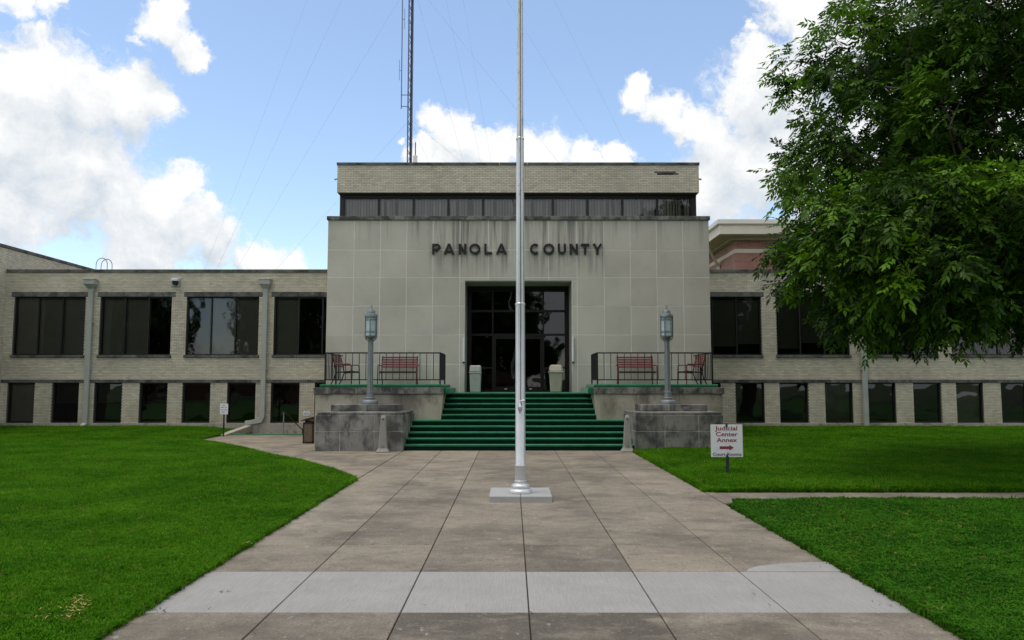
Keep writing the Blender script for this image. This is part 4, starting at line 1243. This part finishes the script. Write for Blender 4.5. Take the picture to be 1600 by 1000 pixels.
# ------------------------------------------------------------------ signs
def text(body, size, x, y, z, mt, parent, sx2=1.0, name='lettering', off=.0, font_space=1.0):
    cu = bpy.data.curves.new(name, 'FONT')
    cu.body = body; cu.size = size; cu.align_x = 'CENTER'; cu.extrude = .001; cu.offset = off; cu.space_character = font_space
    ob = bpy.data.objects.new(name + '_curve', cu)
    me = bpy.data.meshes.new_from_object(ob)
    bpy.data.objects.remove(ob); bpy.data.curves.remove(cu)
    me.name = name
    off_ = Vector(); q = parent
    while q is not None: off_ += q.location; q = q.parent
    me.transform(Matrix.Translation(Vector((x, y, z)) - off_) @ Matrix.Rotation(PI / 2, 4, 'X') @ Matrix.Diagonal((sx2, 1, 1, 1)))
    me.materials.clear(); me.materials.append(mt)
    o = bpy.data.objects.new(name, me); COL.objects.link(o); o.parent = parent
    return o
SX, SY = 4.64, 16.75
t = thing('direction_sign', 'white sign reading Judicial Center Annex, Court Rooms, on a stake in the right lawn', 'sign', (SX, SY, 0))
zb, zt = .43, 1.125
pn = MB().box(SX - .345, SX + .345, SY, SY + .008, zb, zt, c=.003).build('sign_panel', M['white'], t)
def slab_serif(txt, size, zz, mt, sxx):
    text(txt, size, SX, SY - .0015, zz, mt, pn, sxx, off=.0022)
slab_serif('Judicial', .128, zt - .122, M['signred'], 1.34)
slab_serif('Center', .128, zt - .248, M['signred'], 1.28)
slab_serif('Annex', .128, zt - .374, M['signred'], 1.28)
MB().slab_xz([(SX - .16, zt - .525), (SX + .05, zt - .525), (SX + .05, zt - .555), (SX + .15, zt - .495), (SX + .05, zt - .435), (SX + .05, zt - .465), (SX - .16, zt - .465)], SY - .003, SY - .0005).build('arrow', M['signred'], pn)
slab_serif('Court Rooms', .088, zb + .030, M['signblue'], 1.26)
m = MB()
m.slab_xz([(SX - .036, -.15), (SX - .006, -.15), (SX + .036, .30), (SX + .036, .40), (SX + .012, .49), (SX - .012, .49), (SX - .036, .40)], SY - .024, SY - .004)
m.box(SX - .014, SX + .014, SY + .009, SY + .03, .0, 1.15); m.box(SX - .02, SX + .02, SY - .012, SY + .03, 1.07, 1.15)
m.build('stake', M['stake'], t)
for zz in (zt - .145, zb + .135):
    MB().lathe([(.007, 0), (.004, .004)], 8, (SX, SY - .004, zz)).build('bolt', M['stake'], t)

def small_sign(name, label, x, y, z0, z1, w, lines, post):
    t = thing(name, label, 'sign', (x, y, 0 if post else z0))
    p = MB().box(x - w / 2, x + w / 2, y, y + .008, z0, z1, c=.002).build('sign_panel', M['white'], t)
    m = MB()
    for k, (fr, fw) in enumerate(lines):
        zz = z0 + (z1 - z0) * fr
        n = max(3, int(fw * 9)); xw = w * fw
        for q in range(n):                       # printed words, too small to read
            if q % 4 == 3: continue
            a = x - xw / 2 + xw * q / n
            m.box(a, a + xw / n * .8, y - .0015, y - .0002, zz - .012, zz + .012)
    m.build('printed_lines', M['signblue'], p)
    if post:
        MB().box(x - .028, x + .028, y + .009, y + .035, -.05, z1 - .02).build('post', M['stake'], t)
small_sign('notice_sign', 'small white notice on a dark post at the lawn edge by the stairwell', -11.05, 29.65, .84, 1.24, .31, [(.84, .45), (.66, .7), (.42, .8), (.22, .5)], True)
small_sign('wall_notice', 'small white notice fixed to the brick beside the last basement window', -8.77, YW - .012, .66, .86, .27, [(.8, .25), (.5, .7), (.28, .75)], False)

# ------------------------------------------------------------------ roof things
t = thing('ladder_hoops', 'pair of thin rust-red ladder hoops above the left wing parapet', 'roof ladder', (-18.0, 35, 6.5))
for (cx, yy, rz) in ((-18.66, 34.6, 7.66), (-18.86, 35.4, 7.74)):
    pts = [(cx - .255, yy, 6.5), (cx - .255, yy, rz - .25)] + [(cx - .255 * math.cos(PI * k / 12), yy, rz - .25 + .30 * math.sin(PI * k / 12)) for k in range(1, 12)] + [(cx + .255, yy, rz - .25), (cx + .255, yy, 6.5)]
    MB().tube(pts, .016, 6).build('hoop', M['rust'], t, True)

MXX, MYY = -5.72, 42.0
t = thing('radio_mast', 'tall guyed lattice radio mast rising behind the entrance block', 'radio mast', (MXX, MYY, 0))
R3 = .135
legs = [(MXX + R3 * math.cos(a), MYY + R3 * math.sin(a)) for a in (math.radians(-150), math.radians(-30), math.radians(90))]
TOP = 48
for (lx, ly) in legs:
    MB().tube([(lx, ly, 0), (lx, ly, TOP)], .036, 6).build('leg', M['mast'], t, True)
m = MB(); z = .0; k = 0
while z < TOP - .5:
    for i in range(3):
        a, b_ = legs[i], legs[(i + 1) % 3]
        p, q = ((a, b_) if k % 2 else (b_, a))
        m.tube([(p[0], p[1], z), (q[0], q[1], z + .42)], .014, 4, False)
    z += .42; k += 1
tag(m.build('cross_bracing', M['mast'], t), kind='stuff')
m = MB()
MB().tube([(MXX + .05, MYY - .1, 0), (MXX + .06, MYY - .1, 46)], .03, 6).build('feed_cable', M['rail'], t, True)
# side-mounted dipole array
an = MB(); ax = MXX - .50
an = MB().tube([(ax, MYY, 17.4), (ax - .01, MYY, 32.0)], .028, 8).build('side_antenna', M['mast'], t, True)
for zz in (17.55, 18.2):
    MB().tube([(ax, MYY, zz), (MXX - .12, MYY, zz + (.0 if zz > 18 else -.03))], .022, 6).build('antenna_bracket', M['mast'], t, True)
for k, zz in enumerate((19.6, 22.6, 24.6, 26.6, 28.8)):
    s = -1 if k % 2 == 0 else 1
    MB().tube([(ax, MYY, zz), (ax + s * .13, MYY, zz + .04)], .015, 6).build('dipole_arm', M['mast'], an, True)
    MB().tube([(ax + s * .13, MYY, zz - .55), (ax + s * .13, MYY, zz + .65)], .012, 6).build('dipole', M['mast'], an, True)
for zA, (gx_, gy_, gz_) in [(z_, a_) for a_ in ((-28, 60, 0), (19, 60, 0), (2, 5.0 + 70, 0)) for z_ in (16.8, 25, 33, 41)]:
    MB().tube([(MXX, MYY, zA), (gx_, gy_, gz_)], .0040, 4, False).build('guy_wire', M['wire'], t, True)

t = thing('whip_antenna', 'short whip antenna with a white case on the roof beside the mast', 'antenna', (-4.95, 38.5, 10.0))
MB().tube([(-4.95, 38.5, 9.95), (-4.95, 38.5, 14.35)], .03, 8).build('pole', M['mast'], t, True)
MB().box(-5.06, -4.84, 38.40, 38.48, 13.0, 13.65, c=.02).build('case', M['white'], t)

# ------------------------------------------------------------------ annex behind the right wing
ax0, ay0 = 13.65, 46.5
t = thing('brick_annex', 'pink brick annex with cream bands and deep cornice behind the right wing', 'building', (20, ay0, 0))
top = 10.95
MB().box(ax0, 40, ay0, 75, 0, top).build('wall', M['pink_brick'], t)
for (z0, z1) in ((10.00, 10.24), (8.55, 8.86)):
    x = ax0 - .02
    while x < 26:
        MB().box(x + .003, x + .577, ay0 - .02, ay0 + .1, z0, z1).build('band_stone', M['cream'], t); x += .58
    y = ay0 + .105
    while y < 60:
        MB().box(ax0 - .021, ax0 + .1, y + .003, y + .577, z0, z1).build('band_stone', M['cream'], t); y += .58
OV = 1.25
MB().box(ax0 - OV + .06, 40, ay0 - OV + .06, 75, top - .05, top).build('soffit', M['soffit'], t)
MB().box(ax0 - .35, 40, ay0 - .35, 75, top - .2, top - .051).build('soffit', M['soffit'], t)
m = MB(); m.box(ax0 - OV, 40, ay0 - OV, ay0 - OV + .06, top - .02, top + .52); m.box(ax0 - OV, ax0 - OV + .06, ay0 - OV + .061, 75, top - .02, top + .52)
m.build('fascia', M['cream'], t)
m = MB()
pr = [(0, 0), (-.13, .02), (-.16, .16), (-.16, .30), (0, .30)]
m.box(ax0 - OV - .15, 40, ay0 - OV - .15, ay0 - OV - .004, top + .55, top + .86, c=.03)
m.box(ax0 - OV - .15, ax0 - OV - .004, ay0 - OV + .0, 75, top + .55, top + .86, c=.03)
m.box(ax0 - OV - .06, 40, ay0 - OV - .06, ay0 - OV - .003, top + .51, top + .56); m.box(ax0 - OV - .06, ax0 - OV - .003, ay0 - OV, 75, top + .51, top + .56)
m.build('gutter', M['gutter'], t)
MB().add([(ax0 - OV, ay0 - OV, top + .80), (40, ay0 - OV, top + .80), (40, 75, top + .80), (ax0 - OV, 75, top + .80), (22, ay0 + 7, top + 1.6), (40, ay0 + 7, top + 1.6), (40, 66, top + 1.6), (22, 66, top + 1.6)],
         [(0, 1, 5, 4), (0, 4, 7, 3), (3, 7, 6, 2), (4, 5, 6, 7)]).build('roof', M['lintel'], t)
dy = ay0 + 3.4
MB().tube([(ax0 - OV - .07, dy - 1.6, top + .55), (ax0 - OV - .05, dy - 1.6, top - .12), (ax0 - .12, dy, top - 1.25), (ax0 - .12, dy, 6)], .12, 4).build('downspout', M['gutter'], t)
MB().box(ax0 + 2.75, ax0 + 4.1, ay0 - .01, ay0 + .05, 8.0, 9.95).build('window', M['glass_dark'], t)
MB().box(ax0 + 2.70, ax0 + 4.15, ay0 - .04, ay0 - .012, 9.88, 9.99).build('window_head', M['frame'], t)

# ------------------------------------------------------------------ trees
def make_tree(name, label, seed, base, ctr, rad, n_cl, per, exp=2.4):
    R = np.random.default_rng(seed); rr = random.Random(seed)
    base = Vector(base); C = Vector(ctr)
    nodes, par = [base.copy()], [-1]
    def addn(p, k): nodes.append(Vector(p)); par.append(k); return len(nodes) - 1
    k = 0
    hfork = base.z + (C.z - base.z) * .42
    for i in range(1, 6):
        f = i / 5
        k = addn(base + Vector((math.sin(f * 2.2) * .12, .1 * f, (hfork - base.z) * f)), k)
    fork = k
    for i in range(8):
        w = 2 * PI * i / 8 + rr.uniform(-.3, .3)
        el = rr.choice((.25, .45, .8, 1.1))
        d = Vector((math.cos(w) * math.cos(el), math.sin(w) * math.cos(el), math.sin(el)))
        tgt = C + Vector((d.x * rad[0], d.y * rad[1], (d.z - .25) * rad[2])) * .62
        k = fork; p0 = nodes[fork]
        for s in range(1, 6):
            f = s / 5
            p = p0.lerp(tgt, f) + Vector((rr.uniform(-.15, .15), rr.uniform(-.15, .15), .5 * math.sin(f * PI)))
            k = addn(p, k)
    cl = []
    while len(cl) < n_cl:
        d = Vector(R.normal(size=3)).normalized()
        lim = (abs(d.x) ** exp + abs(d.y) ** exp + abs(d.z) ** exp) ** (-1 / exp)
        lim *= 1 + .20 * mnoise.noise(d * 2.3 + Vector((seed, 0, 0))) + .10 * mnoise.noise(d * 5.5 + Vector((0, seed, 0)))
        u = R.random() ** .42
        if len(cl) % 8 == 7:             # low limb reaching out towards the path
            p = C + Vector((-5.0, -2.2, -2.9)) + Vector((d.x * 3.0, d.y * 2.4, d.z * 1.7)) * u
            cl.append((p, .6 + .4 * u)); continue
        if u < .38: continue
        p = C + Vector((d.x * rad[0], d.y * rad[1], d.z * rad[2])) * lim * u
        if p.z < base.z + 3.5: continue
        cl.append((p, u))
    cl.sort(key=lambda q: (q[0] - nodes[fork]).length)
    ends = []
    for p, u in cl:
        A = np.array([tuple(q) for q in nodes[4:]])
        j = int(np.argmin(((A - np.array(tuple(p))) ** 2).sum(1))) + 4
        q = nodes[j]
        mid = q.lerp(p, .5) + Vector((0, 0, .06 * (p - q).length))
        j2 = addn(mid, j)
        ends.append((addn(p, j2), u))
    cnt = [0] * len(nodes)
    for e, u in ends:
        while e >= 0:
            cnt[e] += 1; e = par[e]
    t = thing(name, label, 'tree', tuple(base))
    bm = MB()
    rad_ = [max(.006, .0105 * c ** .52) for c in cnt]
    for i in range(1, len(nodes)):
        p = par[i]
        r0 = min(rad_[p], rad_[i] * 1.35)
        if i <= 5:
            r0 = rad_[p] * (1.35 if i == 1 else 1)
            bm.tube([nodes[p] - (Vector((0, 0, .15)) if i == 1 else Vector()), nodes[i]], [r0, rad_[i]], 12, False)
        else:
            bm.tube([nodes[p], nodes[i]], [r0, rad_[i]], 5, False)
    bm.build('trunk', M['bark'], t, True, 70)
    # compound leaves
    pos, dirs, ton, siz = [], [], [], []
    for e, u in ends:
        p = nodes[e]; q = nodes[par[e]]
        out = (p - q).normalized()
        rad_out = Vector(((p - C).x / rad[0], (p - C).y / rad[1], (p - C).z / rad[2]))
        bt = rr.gauss(.13, .10) + (.55 if rr.random() < .18 else 0) + .12 * (u > .85)  # crown shade and highlights put into leaf colour: dark base, lighter outer and random sprays
        nsh = rr.randint(3, 5)
        for s in range(nsh):
            sd_ = (out * .6 + rad_out * .5 + Vector(R.normal(size=3)) * .75 + Vector((0, 0, .15))).normalized()
            L = rr.uniform(.35, .75)
            nl = max(4, per // nsh)
            for z_ in range(nl):
                f = (z_ + 1) / nl
                pp = p + sd_ * L * f + Vector((0, 0, -.10 * f * f))
                w = z_ * 2.4 + s
                side = sd_.cross(Vector((0, 0, 1)))
                if side.length < .1: side = Vector((1, 0, 0))
                side.normalize(); up = side.cross(sd_)
                dd = (sd_ * .55 + side * math.cos(w) * .9 + up * math.sin(w) * .55 + Vector((0, 0, -.38))).normalized()
                pos.append(tuple(pp)); dirs.append(tuple(dd))
                ton.append(min(1, max(0, bt + rr.gauss(0, .10) + .18 * (f > .8)))); siz.append(rr.uniform(.75, 1.2))  # shoot tips painted lighter as highlights
    pos, dirs, ton, siz = (np.array(a) for a in (pos, dirs, ton, siz))
    N = len(pos)
    upv = np.tile(np.array([0, 0, 1.0]), (N, 1)) + R.normal(size=(N, 3)) * .35
    sidev = np.cross(dirs, upv); sidev /= np.linalg.norm(sidev, axis=1)[:, None] + 1e-9
    nrm = np.cross(sidev, dirs)
    V, T = [], []
    spec = [(.30, 1, .13), (.30, -1, .13), (.52, 1, .155), (.52, -1, .155), (.74, 1, .165), (.74, -1, .165), (.92, 1, .16), (.92, -1, .16), (1.0, 0, .17)]
    RL = .40
    for tt, sg, ll in spec:
        o = pos + dirs * (RL * tt * siz)[:, None]
        o[:, 2] -= .06 * tt * tt * siz
        if sg: ld = dirs * .62 + sidev * sg * .80
        else: ld = dirs.copy()
        ld = ld + np.array([0, 0, -.30]) + R.normal(size=(N, 3)) * .14
        ld /= np.linalg.norm(ld, axis=1)[:, None]
        ws = np.cross(ld, nrm + R.normal(size=(N, 3)) * .30); ws /= np.linalg.norm(ws, axis=1)[:, None] + 1e-9
        ln = (ll * siz)[:, None]
        a = o; b_ = o + ld * ln * .42 + ws * ln * .20; c_ = o + ld * ln; d_ = o + ld * ln * .42 - ws * ln * .20
        mid = np.array([0, 0, -1]) * ln * .04
        V.append(np.stack([a, b_, c_ + mid, d_], 1)); T.append(np.clip(ton + R.normal(size=N) * .05, 0, 1))
    V = np.concatenate(V).reshape(-1, 3) - np.array(tuple(base)); T = np.concatenate(T)
    nq = len(T)
    me = bpy.data.meshes.new('crown')
    me.vertices.add(nq * 4); me.vertices.foreach_set('co', V.astype(np.float32).ravel())
    me.loops.add(nq * 4); me.loops.foreach_set('vertex_index', np.arange(nq * 4, dtype=np.int32))
    me.polygons.add(nq); me.polygons.foreach_set('loop_start', np.arange(nq, dtype=np.int32) * 4); me.polygons.foreach_set('loop_total', np.full(nq, 4, dtype=np.int32))
    me.update(calc_edges=True)
    at = me.attributes.new('tone', 'FLOAT', 'FACE'); at.data.foreach_set('value', T.astype(np.float32))
    me.materials.append(M['leaf'])
    o = bpy.data.objects.new('crown', me); COL.objects.link(o); o.parent = t
    return t
tree = make_tree('pecan_tree', 'large leafy pecan tree on the right lawn, overhanging the right wing', 11, (14.4, 18.8, .05), (13.9, 18.4, 7.9), (6.6, 5.3, 6.3), 1280, 34, 2.2)
for (tx, ty, rz, lb) in ((-3.2, -15.5, 2.2, 'leafy tree across the lawn, mirrored in the entrance doors'), (17.0, -17, 4.0, 'leafy tree mirrored in the right wing window nearest the entrance'),
                         (-24, -15, 1.0, 'leafy tree mirrored in the left wing windows near the entrance block'), (-41, -19, 5.1, 'leafy tree mirrored in the outermost left wing window'),
                         (32, -15, 3.0, 'leafy tree mirrored in the outer right wing windows')):
    tr_ = copy_tree(tree)
    place(tr_, (tx, ty, -.05), rz, lb)
    tr_['group'] = 'trees mirrored in the windows'
# low brick shop front across the street, mirrored in the basement windows
t = thing('brick_shop', 'low brown brick building across the street, mirrored in the basement windows', 'building', (-24, -40, 0))
MB().box(-52, 2, -48, -40, -.05, 4.6).build('wall', M['brown_brick'], t)
MB().box(-52.2, 2.2, -40.3, -39.8, 4.6, 4.85).build('coping', M['cream'], t)
for k in range(7):
    x = -49 + 7 * k
    MB().box(x, x + 3.6, -40.02, -39.95, .6, 2.9).build('window', M['glass_dark'], t)

# ------------------------------------------------------------------ grass
def tuft_mesh(seed, nb, hgt, spread, mt='grass', wk=1.0):
    R = random.Random(seed); v = []; f = []
    for k in range(nb):
        w = R.uniform(0, 2 * PI); r = spread * math.sqrt(R.random())
        bx_, by_ = r * math.cos(w), r * math.sin(w)
        a = R.uniform(0, 2 * PI); lean = R.uniform(.15, .95); h = hgt * R.uniform(.6, 1.15)
        wd = R.uniform(.0028, .0058) * wk
        dx, dy = math.cos(a), math.sin(a); nx, ny = -dy, dx
        m1 = (bx_ + dx * lean * h * .35, by_ + dy * lean * h * .35, h * .62)
        tp = (bx_ + dx * lean * h, by_ + dy * lean * h, h * (1 - .35 * lean))
        o = len(v)
        v += [(bx_ - nx * wd, by_ - ny * wd, -.012), (bx_ + nx * wd, by_ + ny * wd, -.012), (m1[0] + nx * wd, m1[1] + ny * wd, m1[2]), (m1[0] - nx * wd, m1[1] - ny * wd, m1[2]), tp]
        f += [(o, o + 1, o + 2, o + 3), (o + 3, o + 2, o + 4)]
    me = bpy.data.meshes.new('grass_tuft'); me.from_pydata(v, [], f); me.materials.append(M[mt])
    return me

def grass(label, sampler, tuft, smin, smax):
    pts = sampler()
    me = bpy.data.meshes.new('grass')
    me.from_pydata(pts.tolist(), [], [])
    n = len(pts)
    a = me.attributes.new('rot', 'FLOAT_VECTOR', 'POINT')
    rot = np.stack([rng.normal(size=n) * .12, rng.normal(size=n) * .12, rng.random(n) * 6.283], 1)
    a.data.foreach_set('vector', rot.astype(np.float32).ravel())
    s = me.attributes.new('scl', 'FLOAT', 'POINT')
    d = np.sqrt(pts[:, 0] ** 2 + pts[:, 1] ** 2)
    k = smin + (smax - smin) * np.clip((d - 6) / 24, 0, 1)
    s.data.foreach_set('value', (k * rng.uniform(.75, 1.2, n)).astype(np.float32))
    o = bpy.data.objects.new('grass', me); COL.objects.link(o)
    ng = bpy.data.node_groups.new('grass_scatter', 'GeometryNodeTree')
    ng.interface.new_socket('Geometry', in_out='INPUT', socket_type='NodeSocketGeometry')
    ng.interface.new_socket('Geometry', in_out='OUTPUT', socket_type='NodeSocketGeometry')
    N, L = ng.nodes, ng.links
    gi, go = N.new('NodeGroupInput'), N.new('NodeGroupOutput')
    ip = N.new('GeometryNodeInstanceOnPoints')
    oi = N.new('GeometryNodeObjectInfo'); oi.inputs['Object'].default_value = tuft
    oi.inputs['As Instance'].default_value = True
    na = N.new('GeometryNodeInputNamedAttribute'); na.data_type = 'FLOAT_VECTOR'; na.inputs['Name'].default_value = 'rot'
    nsc = N.new('GeometryNodeInputNamedAttribute'); nsc.data_type = 'FLOAT'; nsc.inputs['Name'].default_value = 'scl'
    er = N.new('FunctionNodeEulerToRotation')
    L.new(na.outputs['Attribute'], er.inputs[0])
    L.new(gi.outputs[0], ip.inputs['Points']); L.new(oi.outputs['Geometry'], ip.inputs['Instance'])
    L.new(er.outputs[0], ip.inputs['Rotation']); L.new(nsc.outputs['Attribute'], ip.inputs['Scale'])
    L.new(ip.outputs[0], go.inputs[0])
    md = o.modifiers.new('scatter', 'NODES'); md.node_group = ng
    return tag(o, label, 'grass', kind='stuff')

def sample(kind):
    def go():
        out = []
        bands = [(5.2, 9, 950), (9, 14, 560), (14, 20, 330), (20, 26.5, 230), (26.5, 32.95, 190)]
        for y0, y1, den in bands:
            wmax = y1 * .74 + 1
            n = int(den * (y1 - y0) * wmax)
            yy = rng.uniform(y0, y1, n); xx = rng.uniform(0, wmax, n)
            for x, y in zip(xx, yy):
                if x > y * .72 + .6: continue
                if kind == 'left':
                    X_ = -x; e = left_xr(y)
                    if X_ > e + .02 or (y > 32.6 and X_ > -21): pass
                    if X_ > e - .03 or X_ < -21.8: continue
                    dd = e - X_
                elif kind == 'rear':
                    e = 3.60
                    if y < 14.47 or x < e + .03: continue
                    if y > 23.15 and x < 6.38 and y < 24.95: continue
                    if y > 24.8 and x < 6.85: continue
                    if y > 27.5 and x < 7.2: continue
                    X_ = x; dd = x - e
                else:
                    if y > 13.12: continue
                    e = front_xl(min(y, 13.119))
                    if x < e + .03: continue
                    X_ = x; dd = x - e
                out.append((X_, y, lawn_z(X_, y, max(0, dd))))
        # ragged fringe along the paving
        for _ in range(5200):
            y = 5.3 + 28 * rng.random() ** 1.8
            if kind == 'left': e = left_xr(y); X_ = e + rng.normal(0, .024) - .035; dd = e - X_
            elif kind == 'rear':
                if y < 14.5 or y > 23.1: continue
                X_ = 3.60 + rng.normal(0, .024) + .035; dd = X_ - 3.60
            else:
                if y > 13.1: continue
                e = front_xl(y); X_ = e + rng.normal(0, .024) + .04; dd = X_ - e
            out.append((X_, y, lawn_z(X_, y, max(0, dd)) - .008))
        if kind != 'left':
            for _ in range(2600):
                x = 3.75 + 12 * rng.random()
                y = 14.48 + rng.normal(0, .02) if kind == 'rear' else 13.12 + rng.normal(0, .02)
                out.append((x, y, lawn_z(x, y, .1)))
        return np.array(out)
    return go
tuft = bpy.data.objects.new('grass_tuft', tuft_mesh(3, 17, .066, .058))
COL.objects.link(tuft)
tuft.location = (-3.9, 4.2, .02)
tag(tuft, 'single tuft of grass at the edge of the left lawn', 'grass', kind='stuff')
grass('short green grass of the left lawn', sample('left'), tuft, .85, 1.35)
grass('short green grass between the cross path and the right wing', sample('rear'), tuft, .95, 1.35)
tuft2 = bpy.data.objects.new('grass_tuft', tuft_mesh(8, 16, .075, .065, 'grass_right', 1.35))
COL.objects.link(tuft2)
tuft2.location = (4.2, 4.2, .02)
tag(tuft2, 'single tuft of broad-bladed grass at the edge of the right lawn', 'grass', kind='stuff')
grass('short green grass of the right foreground lawn', sample('front'), tuft2, .95, 1.2)

# dry clippings and fallen leaves
def scraps(name, label, centres, mt, size, z):
    m = MB()
    for (cx, cy, sx2, sy, n) in centres:
        for _ in range(n):
            x, y = random.gauss(cx, sx2), random.gauss(cy, sy)
            a = random.uniform(0, 2 * PI); L = size * random.uniform(.5, 1.3); w = L * random.uniform(.10, .22)
            dx, dy = math.cos(a), math.sin(a)
            zz = z + random.uniform(0, .012)
            k = random.uniform(0, .015)
            m.add([(x - dx * L / 2 - dy * w, y - dy * L / 2 + dx * w, zz), (x - dx * L / 2 + dy * w, y - dy * L / 2 - dx * w, zz), (x + dx * L / 2 + dy * w * .4, y + dy * L / 2 - dx * w * .4, zz + k), (x + dx * L / 2 - dy * w * .4, y + dy * L / 2 + dx * w * .4, zz + k)], [(0, 1, 2, 3)])
    return tag(m.build(name, mt), label, cat='debris', kind='stuff')
scraps('dry_clippings', 'straw-coloured dry grass clippings on the left lawn', [(-3.96, 7.12, .05, .07, 26), (-3.86, 7.02, .07, .04, 18), (-3.80, 6.86, .03, .07, 22), (-3.70, 6.72, .03, .08, 18), (-4.02, 6.80, .06, .03, 10), (-4.15, 6.68, .05, .04, 16), (-4.5, 6.72, .11, .025, 16), (-4.25, 6.55, .2, .02, 18), (-3.9, 6.6, .15, .03, 12), (-4.0, 9.0, .6, .4, 10), (-3.2, 9.6, .15, .06, 6), (-6, 11, 2, 1.5, 14)], M['dry'], .038, .066)
scraps('fallen_leaves', 'scattered dead leaves and twigs on the walkway', [(-3.12, 7.0, .08, .04, 12), (-2.8, 7.6, .05, .03, 5), (-.5, 6.6, 1.6, .3, 10), (0, 11, 2.2, 2.5, 26), (1.3, 9.0, .05, .02, 4), (3.4, 7.2, .1, .1, 8), (-2.6, 12, .5, 3, 8), (2.5, 7.3, .6, .3, 5)], M['deadleaf'], .035, .003)
